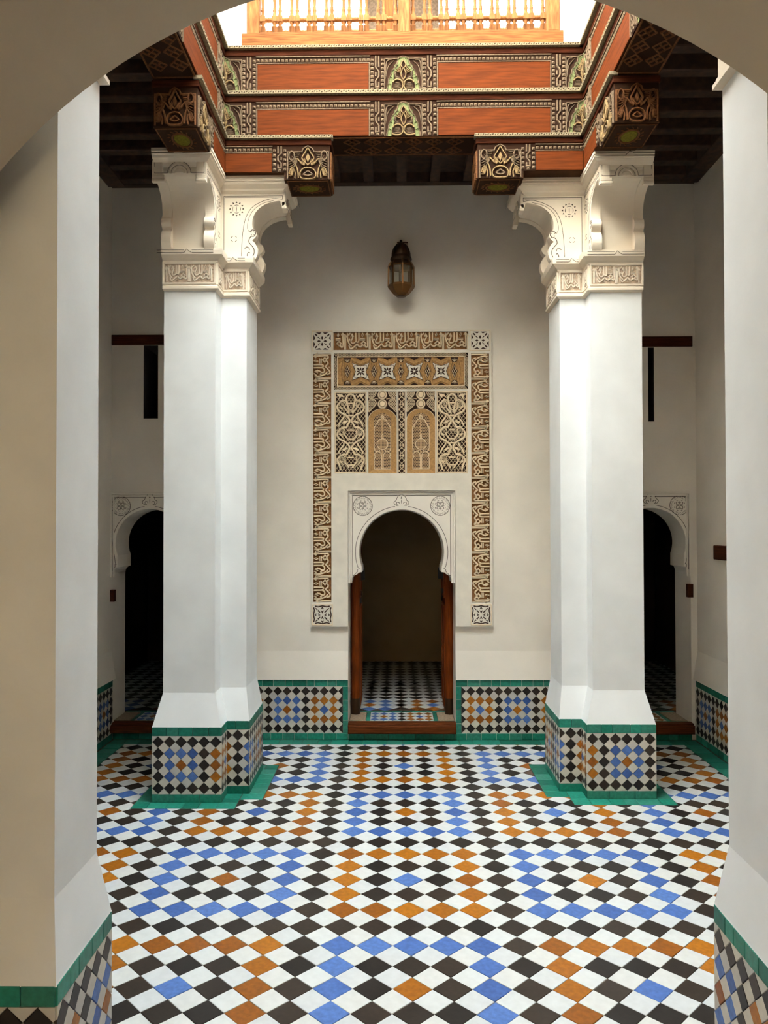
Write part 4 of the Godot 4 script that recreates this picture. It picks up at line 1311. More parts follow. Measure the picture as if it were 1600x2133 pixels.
func stucco_panel():
	var T := Transform3D(Basis.IDENTITY, V(C, 0, WB))
	var o := thing("stucco_panel", "carved stucco panel of lettering bands, star frieze and twin blind arches framing the central doorway", "stucco panel", V(C, 0.853, WB))
	var rects := {"left": [-0.676, -0.538, 1.038, 2.921], "right": [0.523, 0.661, 1.038, 2.921], "top": [-0.522, 0.502, 2.95, 3.088], "star": [-0.518, 0.500, 2.648, 2.926], "al": [-0.514, -0.268, 2.012, 2.634], "ar": [0.260, 0.496, 2.012, 2.634], "nl": [-0.258, -0.042, 2.012, 2.634], "nr": [0.034, 0.25, 2.012, 2.634], "mid": [-0.034, 0.026, 2.012, 2.634]}
	var b := B.new()
	slab(b, T, -0.692, 0.679, 0.853, 3.103, -0.001, 0.03, rects.values() + [[-0.413, 0.40, 0.8, 1.88]])
	put("panel_ground", b, "stucco_white", o)
	var w0 := 0.012
	var w1 := 0.03
	var g := B.new(); var gd := B.new(); var go := B.new()
	for k in rects:
		var r: Array = rects[k]
		(gd if k in ["al", "ar", "nl", "nr", "mid"] else (go if k == "star" else g)).fbox(T, r[0], r[1], r[2], r[3], -0.001, w0)
	put("carving_ground", g, "stucco_ground", o)
	put("deep_ground", gd, "pit_brown_shade", o)
	# lettering
	var wt := []
	for i in 10: wt.append_array([[rot_frame(T, 90, -0.540, 1.041 + 0.188 * i), 0.188, 0.134, false], [rot_frame(T, -90, 0.525, 2.918 - 0.188 * i), 0.188, 0.134, false]])
	for i in 5: wt.append([T.translated_local(Vector3(-0.435 + 0.1865 * i, 2.953, 0)), 0.1865, 0.132, false])
	wt.append([T.translated_local(Vector3(-0.6215, 2.953, 0)), 0.1865, 0.132, true])
	for e in wt:
		var lb := B.new()
		word(lb, e[0], e[1], e[2], w0, w1, e[3])
		put("carved_word", lb, "stucco", o)
	# corner squares
	for e in [[-0.607, 3.019, false], [0.592, 3.019, false], [-0.607, 0.942, true], [0.592, 0.942, true]]:
		var pit := B.new(); var sq := B.new()
		star_square(pit, T, e[0], e[1], 0.07, 0.03, e[2])
		outline(sq, T, e[0] - 0.076, e[0] + 0.076, e[1] - 0.076, e[1] + 0.076, 0.006, 0.029, 0.034)
		putd("corner_square", {"stucco": sq, "pit_brown_shade": pit}, o)
	# star frieze
	var r: Array = rects["star"]
	var hat := B.new(); var fr := B.new()
	outline(fr, T, r[0] + 0.027, r[1] - 0.027, r[2] + 0.027, r[3] - 0.027, 0.010, w0, w1)
	go.fbox(T, r[0] + 0.03, r[1] - 0.03, r[2] + 0.03, r[3] - 0.03, w0 - 0.001, w0 + 0.008)
	var x: float = r[0]
	hat.fbox(T, r[0], r[1], r[2], r[2] + 0.022, w0, w0 + 0.001); hat.fbox(T, r[0], r[1], r[3] - 0.022, r[3], w0, w0 + 0.001)
	hat.fbox(T, r[0], r[0] + 0.022, r[2], r[3], w0, w0 + 0.001); hat.fbox(T, r[1] - 0.022, r[1], r[2], r[3], w0, w0 + 0.001)
	while x < r[1] - 0.016:
		for y in [r[2], r[3] - 0.022]: fr.stroke(T, pp([x, y + 0.021, x + 0.016, y + 0.001]), 0.005, w0, w1 - 0.004)
		x += 0.0112
	var y2: float = r[2] + 0.024
	while y2 < r[3] - 0.03:
		for u in [r[0], r[1] - 0.022]: fr.stroke(T, pp([u + 0.001, y2 + 0.015, u + 0.021, y2]), 0.005, w0, w1 - 0.004)
		y2 += 0.0112
	var vm: float = (r[2] + r[3]) * 0.5
	var ws := w0 + 0.008
	var strap_ := B.new()
	for i in range(-3, 3):
		var cx := -0.009 + (i + 0.5) * 0.2035
		var lim := absf(cx) < 0.45
		if lim:
			var sp := PackedVector2Array()
			for k in 4:
				var a := PI / 4 + k * PI / 2
				sp.append(Vector2(cx, vm) + Vector2(cos(a), sin(a)) * 0.088)
				sp.append(Vector2(cx, vm) + Vector2(cos(a + PI / 4), sin(a + PI / 4)) * 0.0375)
			hat.poly(T, scaled(sp, 1.12), ws, ws + 0.002)
			var st := B.new()
			st.poly(T, sp, ws, w1 - 0.002, 0.002)
			put("star", st, "stucco_white", o)
			for k in 8:
				var a := k * PI / 4
				var len_ := 0.03 if k % 2 == 0 else 0.04
				var dr := Vector2(cos(a), sin(a))
				hat.stroke(T, PackedVector2Array([Vector2(cx, vm) + dr * 0.007, Vector2(cx, vm) + dr * len_]), 0.0125, w1 - 0.003, w1 - 0.001, false, 1.0, true)
			for k in 4:
				var a := PI / 4 + k * PI / 2
				var dr := Vector2(cos(a), sin(a))
				for e in [-1, 1]: hat.stroke(T, PackedVector2Array([Vector2(cx, vm) + dr * 0.066, Vector2(cx, vm) + dr.rotated(0.42 * e) * 0.048]), 0.004, w1 - 0.003, w1 - 0.001)
		# strap bands round the stars
		for s in [-1, 1]:
			var e := PackedVector2Array([Vector2(cx - 0.075, vm + s * 0.098), Vector2(cx, vm + s * 0.064), Vector2(cx + 0.075, vm + s * 0.098)])
			var lo2: float = r[0] + 0.033
			var hi2: float = r[1] - 0.033
			var box := PackedVector2Array([Vector2(lo2, r[2] + 0.033), Vector2(hi2, r[2] + 0.033), Vector2(hi2, r[3] - 0.033), Vector2(lo2, r[3] - 0.033)])
			clip_strokes(strap_, T, [e], box, 0.032, ws, w1 - 0.004)
			var z := PackedVector2Array([Vector2(cx + s * 0.08, vm - 0.09), Vector2(cx + s * 0.062, vm), Vector2(cx + s * 0.08, vm + 0.09)])
			clip_strokes(strap_, T, [z], box, 0.026, ws, w1 - 0.004)
			if lim: hat.poly(T, pp([cx - 0.036, vm + s * 0.106, cx, vm + s * 0.086, cx + 0.036, vm + s * 0.106]), ws, w1 - 0.004)
		var dx := -0.009 + i * 0.2035 + 0.2035
		if absf(dx) < 0.44:
			hat.poly(T, pp([dx - 0.024, vm, dx, vm - 0.055, dx + 0.024, vm, dx, vm + 0.055]), ws, ws + 0.004)
			fr.stroke(T, pp([dx - 0.017, vm, dx, vm - 0.042, dx + 0.017, vm, dx, vm + 0.042]), 0.005, ws, w1 - 0.004, true)
			fr.stroke(T, pp([dx - 0.008, vm - 0.014, dx + 0.008, vm + 0.014]), 0.004, ws, w1 - 0.005)
			fr.stroke(T, pp([dx + 0.008, vm - 0.014, dx - 0.008, vm + 0.014]), 0.004, ws, w1 - 0.005)
			for s in [-1, 1]:
				hat.poly(T, pp([dx - 0.03, vm + s * 0.104, dx - 0.022, vm + s * 0.074, dx, vm + s * 0.066, dx + 0.022, vm + s * 0.074, dx + 0.03, vm + s * 0.104]), ws, w1 - 0.004)
				for k in range(-2, 3): fr.stroke(T, pp([dx, vm + s * 0.07, dx + k * 0.011, vm + s * (0.1 - absf(k) * 0.004)]), 0.004, w1 - 0.005, w1 - 0.001, false, 0.6, true)
	put("star_ground", go, "stucco_ochre", o)
	put("star_strapwork", strap_, "stucco_ochre", o)
	put("star_frieze_frame", fr, "stucco", o)
	# lower register
	for k in ["al", "ar"]:
		var ab := B.new()
		r = rects[k]
		arabesque(ab, T, r[0], r[1], r[2], r[3], w0, w1)
		put("arabesque_panel", ab, "stucco", o)
	for k in ["nl", "nr"]:
		var a1 := B.new(); var a2 := B.new(); var a3 := B.new(); var a4 := B.new()
		r = rects[k]
		blind_arch(a1, a2, a3, a4, T, r[0], r[1], r[2], r[3], w0, w1)
		putd("blind_arch", {"stucco": a1, "pit_brown_shade": a2, "stucco_ochre": a3, "stucco_lattice": a4}, o)
	var ac := B.new()
	r = rects["mid"]
	var mx: float = (r[0] + r[1]) * 0.5
	for s in [-1, 1]:
		ac.stroke(T, pp([mx + s * 0.026, r[2], mx + s * 0.026, r[3]]), 0.006, w0, w1)
		var p := PackedVector2Array()
		for i in 97: p.append(Vector2(mx + s * 0.016 * sin(i * PI / 6.0), lerpf(r[2], r[3], i / 96.0)))
		ac.stroke(T, p, 0.0055, w0, w1 - 0.003)
		for i in 16: ac.poly(T, ring(Vector2(mx + s * (0.008 if i % 2 else 0.018), lerpf(r[2], r[3], (i + 0.5) / 16.0)), 0.0068, 8), w0, w1 - 0.002, 0.002)
	put("pit_shade_and_lines", hat, "pit_brown_shade", o)  # raised dark pieces: brown outlines, and pits with shade put into their colour
	put("knotwork_strip", ac, "stucco", o)

func scaled(p: PackedVector2Array, s: float) -> PackedVector2Array:
	var c := Vector2.ZERO
	for a in p: c += a
	c /= p.size()
	var o := PackedVector2Array()
	for a in p: o.append(c + (a - c) * s)
	return o

# ---------------------------------------------------------------- doorways
func arch_surround(label: String, cx: float, hw: float, top: float, r: float, apex: float, vend: float, vbot: float, cut_left := -9.0, cut_right := 9.0):
	var T := Transform3D(Basis.IDENTITY, V(C + cx, 0, WB))
	var o := thing("arch_surround", label, "door surround", V(C + cx, vbot, WB))
	var cy := apex - r
	var q := PackedVector2Array()
	# right half of the opening's edge, from the foot up
	var ks := (hw - r * 0.94) / 0.107
	q.append_array(pp([hw - 0.026 * ks, vbot, hw - 0.03 * ks, vbot + 0.03, hw - 0.046 * ks, vbot + 0.055, hw - 0.075 * ks, vbot + 0.068, hw - 0.08 * ks, vend - 0.004, r * 0.935, vend]))
	var a0 := -20.0
	q.append_array(arcp(Vector2(0, cy), r, a0, 90, 20))
	var left := PackedVector2Array()
	for i in range(q.size() - 2, -1, -1): left.append(Vector2(-q[i].x, q[i].y))
	var poly := PackedVector2Array([Vector2(hw, top), Vector2(-hw, top), Vector2(-hw, vbot)])
	left.reverse()
	poly.append_array(left)
	var rq := PackedVector2Array(q); rq.reverse()
	poly.append_array(rq)
	poly.append(Vector2(hw, vbot))
	var b := B.new()
	b.poly(T, poly, -0.29, 0.004, 0.004, true)
	put("arch_face", b, "plaster", o)
	var mo := B.new()
	for e in [[0.008, 0.016, 0.016], [0.025, 0.014, 0.010]]:
		mo.stroke(T, pp([-hw + e[0], vbot, -hw + e[0], top - e[0], hw - e[0], top - e[0], hw - e[0], vbot]), e[1], 0.0, e[2])
	put("edge_moulding", mo, "plaster", o)
	# engraved lines, rosettes and bud
	var g := B.new()
	var gw := 0.0048
	g.stroke(T, pp([-hw + 0.036 * ks, vbot + 0.05, -hw + 0.036 * ks, top - 0.036, -0.03, top - 0.036]), gw, 0.003, 0.0048)
	g.stroke(T, pp([hw - 0.036 * ks, vbot + 0.05, hw - 0.036 * ks, top - 0.036, 0.03, top - 0.036]), gw, 0.003, 0.0048)
	for s in [-1, 1]:
		var e := PackedVector2Array()
		e.append_array(arcp(Vector2(0, cy), r + 0.03 * maxf(ks, 0.75), 82, -17, 22))
		e.append_array(pp([r * 0.955 + 0.024 * ks, vend + 0.035, r * 0.955 + 0.012 * ks, vend + 0.024, r * 0.955 + 0.028 * ks, vend + 0.022, r * 0.955 + 0.028 * ks, vend + 0.006, hw - 0.036 * ks, vbot + 0.05]))
		var T2 := Transform2D(Vector2(s, 0), Vector2(0, 1), Vector2.ZERO)
		g.stroke(T, mp(e, T2), gw, 0.003, 0.0048)
		# bud
		var by := apex + 0.03
		g.stroke(T, mp(cm(pp([0.03, by, 0.052, by + 0.012, 0.056, by + 0.03, 0.04, by + 0.042, 0.034, by + 0.06, 0.02, by + 0.078, 0.0, by + 0.086]), 3), T2), gw, 0.003, 0.0048)
		g.stroke(T, mp(cm(pp([0.022, by + 0.002, 0.036, by + 0.012, 0.034, by + 0.028, 0.018, by + 0.026, 0.016, by + 0.016]), 3), T2), gw, 0.003, 0.0048)
		# rosette
		var rc := Vector2(s * (hw - 0.112 * (0.72 if ks < 0.8 else 1.0)), top - 0.115 * (0.88 if ks < 0.8 else 1.0))
		g.stroke(T, ring(rc, 0.073, 28), gw, 0.003, 0.0048, true)
		for k in 30:
			var a := TAU * k / 30.0
			g.stroke(T, PackedVector2Array([rc + Vector2(cos(a), sin(a)) * 0.053, rc + Vector2(cos(a + 0.22), sin(a + 0.22)) * 0.07]), 0.0026, 0.003, 0.0046)
		for k in 4:
			var a := PI / 4 + k * PI / 2
			var dr := Vector2(cos(a), sin(a)); var sd := Vector2(-dr.y, dr.x)
			g.stroke(T, cm(PackedVector2Array([rc + dr * 0.006, rc + dr * 0.022 + sd * 0.011, rc + dr * 0.034, rc + dr * 0.022 - sd * 0.011]), 3, true), gw, 0.003, 0.0048, true)
			a = k * PI / 2
			dr = Vector2(cos(a), sin(a))
			g.stroke(T, PackedVector2Array([rc + dr * 0.014, rc + dr * 0.032]), 0.005, 0.003, 0.0048, false, 0.6, true)
			g.stroke(T, arcp(rc, 0.041, k * 90 + 14, k * 90 + 32, 3), 0.0045, 0.003, 0.0048)
			g.stroke(T, arcp(rc, 0.041, k * 90 + 58, k * 90 + 76, 3), 0.0045, 0.003, 0.0048)
	g.poly(T, pp([-0.006, apex + 0.085, 0, apex + 0.104, 0.006, apex + 0.085]), 0.003, 0.0048)
	g.stroke(T, pp([0, apex + 0.08, 0, apex + 0.046]), 0.006, 0.003, 0.0048, false, 0.6, true)
	put("engraved_lines", g, "groove", o)

func doorways():
	arch_surround("white plaster horseshoe arch surround of the central doorway, inside the stucco panel", -0.0065, 0.4065, 1.88, 0.322, 1.735, 1.262, 1.18)
	arch_surround("plaster horseshoe arch surround of the dark doorway behind the left pillar", -1.928, 0.302, 1.87, 0.262, 1.745, 1.30, 1.225)
	arch_surround("plaster horseshoe arch surround of the dark doorway behind the right pillar", 1.881, 0.296, 1.866, 0.262, 1.745, 1.30, 1.23)
	# sills
	for e in [["wooden door sill under the central doorway, lightest of the three", -0.0065, 0.4065, 0], ["dark wooden door sill of the doorway behind the left pillar", -1.928, 0.302, 1], ["dark wooden door sill of the doorway behind the right pillar", 1.881, 0.296, 2]]:
		var b := B.new()
		var T := Transform3D(Basis.IDENTITY, V(C + e[1], 0, WB))
		b.fbox(T, -e[2], e[2], 0.055, 0.118, -0.03, 0.075, 0.008)
		b.fbox(T, -e[2], e[2], 0.10, 0.128, -0.03, 0.05, 0.006)
		var o := put("door_sill", b, "sill_wood")
		tag(o, e[0], "door sill", "", "thing")
	# inner floor: threshold tiles, then the room
	var F := Transform3D(Basis(Vector3(1, 0, 0), Vector3(0, 0, -1), Vector3(0, 1, 0)), Vector3(0, 0.12, 0))
	var fb := B.new()
	fb.box(V(-2.9, -0.1, 8.64), V(3.0, 0.117, WB + 0.33))
	for e in [[-0.0065, 0.4065], [-1.928, 0.302], [1.881, 0.296]]: fb.box(V(C + e[0] - e[1], -0.1, WB + 0.34), V(C + e[0] + e[1], 0.117, WB + 0.03))
	var fl := putd("floor_inner_room", {"grout_floor": fb}, null, "structure")
	var lump := {}
	var near := 0
	for half in [0, 1]:
		for n in range(0, 17):
			for c in range(-21, 22):
				var cc := Vector2(C - 0.0065 + (c + half * 0.5) * 0.132, 6.40 + (n + half * 0.5) * 0.132)
				var kind := "white" if half else "black"
				if half == 0:
					var i := posmod(c, 8)
					var mid: bool = n == 1 and (i == 2 or i == 6)
					if n < 3 and i % 4 != 0: kind = ("brown" if mid else "blue") if i > 4 else ("blue" if mid else "brown")
				var r := 0.066 - 0.0013
				for p in Geometry2D.intersect_polygons(pp([0, -r, r, 0, 0, r, -r, 0], 1.0, cc.x, cc.y), pp([-2.85, 6.335, 2.95, 6.335, 2.95, 8.6, -2.85, 8.6])):
					var b := B.new()
					b.poly(F, p, -0.01, rng.randf_range(-0.0005, 0.0005), 0.001)
					var m := "%s%d" % [kind, rng.randi() % 3]
					if n < 4 and absf(cc.x - C) < 0.36:
						put("tile", b, m, fl)
					else:
						if not lump.has(m): lump[m] = B.new()
						lump[m].v.append_array(b.v); lump[m].n.append_array(b.n)
	putd("far_tiles", lump, fl, "stuff")
	for e in [[-0.0065, 0.4065, true], [-1.928, 0.302, false], [1.881, 0.296, false]]:
		var x0: float = C + e[0] - e[1]; var x1: float = C + e[0] + e[1]
		strip(fl, F, x0, x1, 5.966, 6.005, 0.1, false, -0.01, 0.0, e[2])
		strip(fl, F, x0, x1, 6.275, 6.332, 0.1, false, -0.01, 0.0, e[2])
		for s in [0, 1]:
			var xa := x0 + 0.145 if s == 0 else x1 - 0.145
			strip(fl, F, xa - 0.015, xa + 0.015, 6.008, 6.272, 0.1, true, -0.01, 0.0, e[2])
			var sb := B.new()
			sb.fbox(F, (x0 + 0.004) if s == 0 else (xa + 0.017), (xa - 0.017) if s == 0 else (x1 - 0.004), 6.01, 6.27, -0.01, 0.004, 0.003)
			put("pivot_stone", sb, "stone", fl)
		# small diamonds of the threshold
		var lo: float = x0 + 0.162; var hi: float = x1 - 0.162
		var k := int(round((hi - lo) / 0.0725))
		var D := (hi - lo) / k
		var dv := 0.262 / 3.0
		for half in [0, 1]:
			for j in 3 + half:
				for i in k + half:
					var cc := Vector2(lo + (i + 0.5 - half * 0.5) * D, 6.009 + (j + 0.5 - half * 0.5) * dv)
					var kind := "white"
					if half == 0:
						var mid := k / 2
						kind = "black" if i == mid else (("brown" if j == 1 and i == 1 else "blue") if i < mid else ("blue" if j == 1 and i == k - 2 else "brown"))
					var dia := PackedVector2Array([cc + Vector2(0, -dv * 0.5 + 0.001), cc + Vector2(D * 0.5 - 0.001, 0), cc + Vector2(0, dv * 0.5 - 0.001), cc + Vector2(-D * 0.5 + 0.001, 0)])
					for p in Geometry2D.intersect_polygons(dia, PackedVector2Array([Vector2(lo, 6.009), Vector2(hi, 6.009), Vector2(hi, 6.271), Vector2(lo, 6.271)])):
						var b := B.new()
						b.poly(F, p, -0.01, 0.0, 0.0008)
						put("threshold_tile", b, "%s%d" % [kind, rng.randi() % 3], fl)
	# opened door leaves
	for s in [-1, 1]:
		var x: float = C + s * 0.372
		var o := thing("door_%d" % (1 if s < 0 else 2), "open wooden door leaf on the %s of the central doorway, seen edge-on" % ("left" if s < 0 else "right"), "door", V(x, 0.124, 6.2), "", "structure")
		var b := B.new()
		b.box(V(x - 0.03, 0.124, 6.62), V(x + 0.03, 1.9, 6.225))
		put("leaf", b, "door_wood", o)
		b = B.new()
		b.lathe(Transform3D(Basis.IDENTITY, V(x, 0.124, 6.215)), [0.0, 0.12, 0.033, 0.12, 0.033, 1.78, 0.0, 1.78], 12)
		put("pivot_post", b, "door_wood", o)
		b = B.new()
		b.lathe(Transform3D(Basis.IDENTITY, V(x, 0.124, 6.215)), [0.0, 0.0, 0.036, 0.0, 0.036, 0.12, 0.033, 0.125], 12)
		put("iron_shoe", b, "brass_dark", o)
		# court-side furniture: bolt housing, ring and keeper
		var f := face(V(x - s * 0.03, 0, 6.23), V(x - s * 0.03, 0, 6.6), Vector3(-s, 0, 0))
		var t: Transform3D = f[0]
		b = B.new()
		for e in [[0.03, 0.34, 0.06, 0.84], [0.03, 0.34, 0.92, 1.66]]: outline(b, t, e[0], e[1], 0.124 + e[2], 0.124 + e[3], 0.02, -0.002, 0.01)
		put("panel_frame", b, "door_wood", o)
		b = B.new()
		b.stroke(t, pp([0.06, 1.18, 0.06, 1.26, 0.12, 1.26, 0.12, 1.18]), 0.014, -0.002, 0.04, true)
		put("latch", b, "iron", o)
		b = B.new()
		b.stroke(t, ring(Vector2(0.08, 1.02), 0.03, 14), 0.009, 0.004, 0.014, true)
		b.fbox(t, 0.07, 0.09, 1.045, 1.09, -0.002, 0.016, 0.003)
		put("ring_handle", b, "iron", o)

# ---------------------------------------------------------------- lantern
func lantern():
	var c := V(C - 0.0065, 0, 5.76)
	var o := thing("wall_lantern", "dark brass lantern with ribbed dome on the back wall above the stucco panel", "lantern", c + Vector3(0, 3.315, 0))
	var T := Transform3D(Basis(Vector3.UP, 0.10), c)
	var ang := func(k: float, r: float, y: float) -> Vector3: return T * Vector3(r * sin(TAU * k / 8.0), y, r * cos(TAU * k / 8.0))
	var b := B.new()
	b.lathe(T, [0.0, 3.318, 0.040, 3.316, 0.044, 3.322, 0.060, 3.330, 0.098, 3.376, 0.100, 3.384, 0.094, 3.388, 0.05, 3.386], 8, false)
	put("base_pan", b, "brass", o)
	b = B.new()
	b.lathe(T, [0.0, 3.312, 0.036, 3.312, 0.034, 3.319], 12)
	put("base_knob", b, "brass_dark", o)
	# ribs and rails of the eight-sided body
	var fr := B.new()
	for k in 8:
		for e in [[0.096, 3.384, 0.094, 3.535], [0.094, 3.535, 0.072, 3.572]]:
			var p0: Vector3 = ang.call(k, e[0], e[1]); var p1: Vector3 = ang.call(k, e[2], e[3])
			var ax := (p1 - p0).normalized()
			var ou := (p0 - T * Vector3(0, e[1], 0)).normalized()
			var sd := ax.cross(ou).normalized()
			fr.fbox(Transform3D(Basis(sd, ax, sd.cross(ax)), p0), -0.006, 0.006, 0, (p1 - p0).length(), -0.006, 0.005)
		for e in [[0.094, 3.39, 0.007], [0.092, 3.53, 0.006]]:
			var p0: Vector3 = ang.call(k, e[0], e[1]); var p1: Vector3 = ang.call(k + 1, e[0], e[1])
			var ax := (p1 - p0).normalized()
			fr.fbox(Transform3D(Basis(ax, Vector3.UP, ax.cross(Vector3.UP)), p0), 0, (p1 - p0).length(), -e[2], e[2], -0.004, 0.003)
	put("body_frame", fr, "brass", o)
	for k in 8:
		var g := B.new()
		g.quad(ang.call(k, 0.090, 3.392), ang.call(k + 1, 0.090, 3.392), ang.call(k + 1, 0.089, 3.532), ang.call(k, 0.089, 3.532))
		put("pane", g, "glass", o)
		g = B.new()
		g.quad(ang.call(k, 0.089, 3.533), ang.call(k + 1, 0.089, 3.533), ang.call(k + 1, 0.070, 3.572), ang.call(k, 0.070, 3.572))
		put("shoulder_plate", g, "brass_dark", o)
	b = B.new()
	b.lathe(T, [0.070, 3.572, 0.074, 3.578, 0.081, 3.588, 0.078, 3.598, 0.070, 3.602, 0.073, 3.608, 0.068, 3.614], 24)
	put("collar", b, "brass_dark", o)
	# ribbed dome
	b = B.new()
	var rows := []
	for e in [[0.068, 3.612], [0.067, 3.634], [0.062, 3.656], [0.052, 3.678], [0.038, 3.697], [0.022, 3.709], [0.010, 3.714]]:
		var r := []
		for j in 48:
			var q: float = e[0] * (1.0 + 0.05 * cos(j * TAU / 4.0))
			r.append(T * Vector3(q * sin(TAU * j / 48.0), e[1], q * cos(TAU * j / 48.0)))
		rows.append(r)
	b.grid(rows, true)
	put("dome", b, "brass_dark", o)
	b = B.new()
	b.lathe(T, [0.012, 3.712, 0.014, 3.718, 0.009, 3.722, 0.011, 3.728, 0.0, 3.732], 12)
	put("finial", b, "iron", o)
	b = B.new()
	b.stroke(T * Transform3D(Basis(Vector3(1, 0, 0), PI * 0.5), Vector3(0, 3.73, 0)), pp([0, 0, 0, -0.17]), 0.012, -0.006, 0.006)
	put("bracket_arm", b, "iron", o)
	b = B.new()
	var W := Transform3D(Basis.IDENTITY, V(C, 0, WB))
	b.fbox(W, -0.035, 0.045, 3.70, 3.775, 0.0, 0.012, 0.003)
	put("wall_plate", b, "plaster_tan", o)
	b = B.new()
	b.fbox(W, -0.036, 0.046, 3.772, 3.778, 0.0, 0.015)
	put("plate_edge", b, "cedar_dark", o)

# ---------------------------------------------------------------- upper storey
func spindle_mesh() -> ArrayMesh:
	var b := B.new()
	var h := 0.0165
	var y := 0.0
	while y < 0.72:
		# square block, turned beads, long baluster
		b.fbox(Transform3D.IDENTITY, -h, h, y, y + 0.046, -h, h, 0.002)
		b.fbox(Transform3D.IDENTITY, -h, h, y, y + 0.046, -h, h)
		b.lathe(Transform3D(Basis.IDENTITY, Vector3(0, y + 0.044, 0)), [0.012, 0, 0.0135, 0.004, 0.009, 0.008, 0.0115, 0.012, 0.0085, 0.016, 0.0115, 0.021, 0.012, 0.03, 0.012, 0.036], 10)
		b.fbox(Transform3D.IDENTITY, -h, h, y + 0.078, y + 0.112, -h, h)
		b.lathe(Transform3D(Basis.IDENTITY, Vector3(0, y + 0.112, 0)), [0.0135, 0, 0.0125, 0.012, 0.0095, 0.018, 0.0115, 0.022, 0.0085, 0.026, 0.0115, 0.034, 0.0125, 0.042, 0.0085, 0.05, 0.011, 0.055, 0.008, 0.06, 0.009, 0.09, 0.0115, 0.11, 0.008, 0.115, 0.012, 0.12, 0.012, 0.13], 10)
		y += 0.24
	return amesh({"cedar_light": b}, Vector3.ZERO)

func spool_mesh() -> ArrayMesh:
	var b := B.new()
	b.lathe(Transform3D(Basis(Vector3(0, 0, 1), PI * 0.5), Vector3.ZERO), [0.0, -0.034, 0.013, -0.034, 0.015, -0.024, 0.012, -0.02, 0.0155, -0.014, 0.0125, -0.009, 0.016, 0.0, 0.0125, 0.009, 0.0155, 0.014, 0.012, 0.02, 0.015, 0.024, 0.013, 0.034, 0.0, 0.034], 10)
	return amesh({"cedar_light": b}, Vector3.ZERO)

func turned_screen(label: String, t: Transform3D, spm: ArrayMesh, slm: ArrayMesh):
	var o := thing("turned_wood_screen", label, "balustrade", t * Vector3(0, 4.505, 0), "turned wooden balustrades of the upper gallery")
	var b := B.new()
	b.fbox(t, -1.0, 0.988, 4.5, 4.667, -0.05, 0.03, 0.004)
	put("bottom_rail", b, "cedar_rail", o)
	b = B.new()
	b.fbox(t, -1.0, 0.988, 5.46, 5.56, -0.05, 0.03, 0.004)
	put("top_rail", b, "cedar_rail", o)
	for e in [[-0.97, -0.893], [-0.028, 0.046], [0.887, 0.968]]:
		b = B.new()
		b.fbox(t, e[0], e[1], 4.667, 5.46, -0.05, 0.02, 0.004)
		b.fbox(t, e[0] + 0.005, e[1] - 0.005, 4.667, 5.46, -0.04, 0.026, 0.003)
		put("post", b, "cedar_light", o)
	for p in [[-0.893, -0.028], [0.046, 0.887]]:
		b = B.new()
		b.fbox(t, p[0], p[1], 4.667, 4.684, -0.04, 0.012, 0.004)
		put("inner_frame", b, "cedar_rail", o)
		b = B.new()
		b.fbox(t, p[0], p[1], 5.442, 5.46, -0.04, 0.012, 0.004)
		put("inner_frame", b, "cedar_rail", o)
		var k := 8
		var pitch: float = (p[1] - p[0]) / k
		for i in 2 * k:
			var u: float = p[0] + pitch * floor((i + 1) / 2.0) + (0.0172 if i % 2 == 0 else -0.0172)
			inst("spindle", spm, t * Transform3D(Basis.IDENTITY, Vector3(u, 4.684, -0.02)), o)
		for i in k:
			for y in [4.698, 4.777, 4.938, 5.017, 5.178, 5.257]:
				inst("spool", slm, t * Transform3D(Basis.IDENTITY, Vector3(p[0] + pitch * (i + 0.5), y, -0.02)), o)

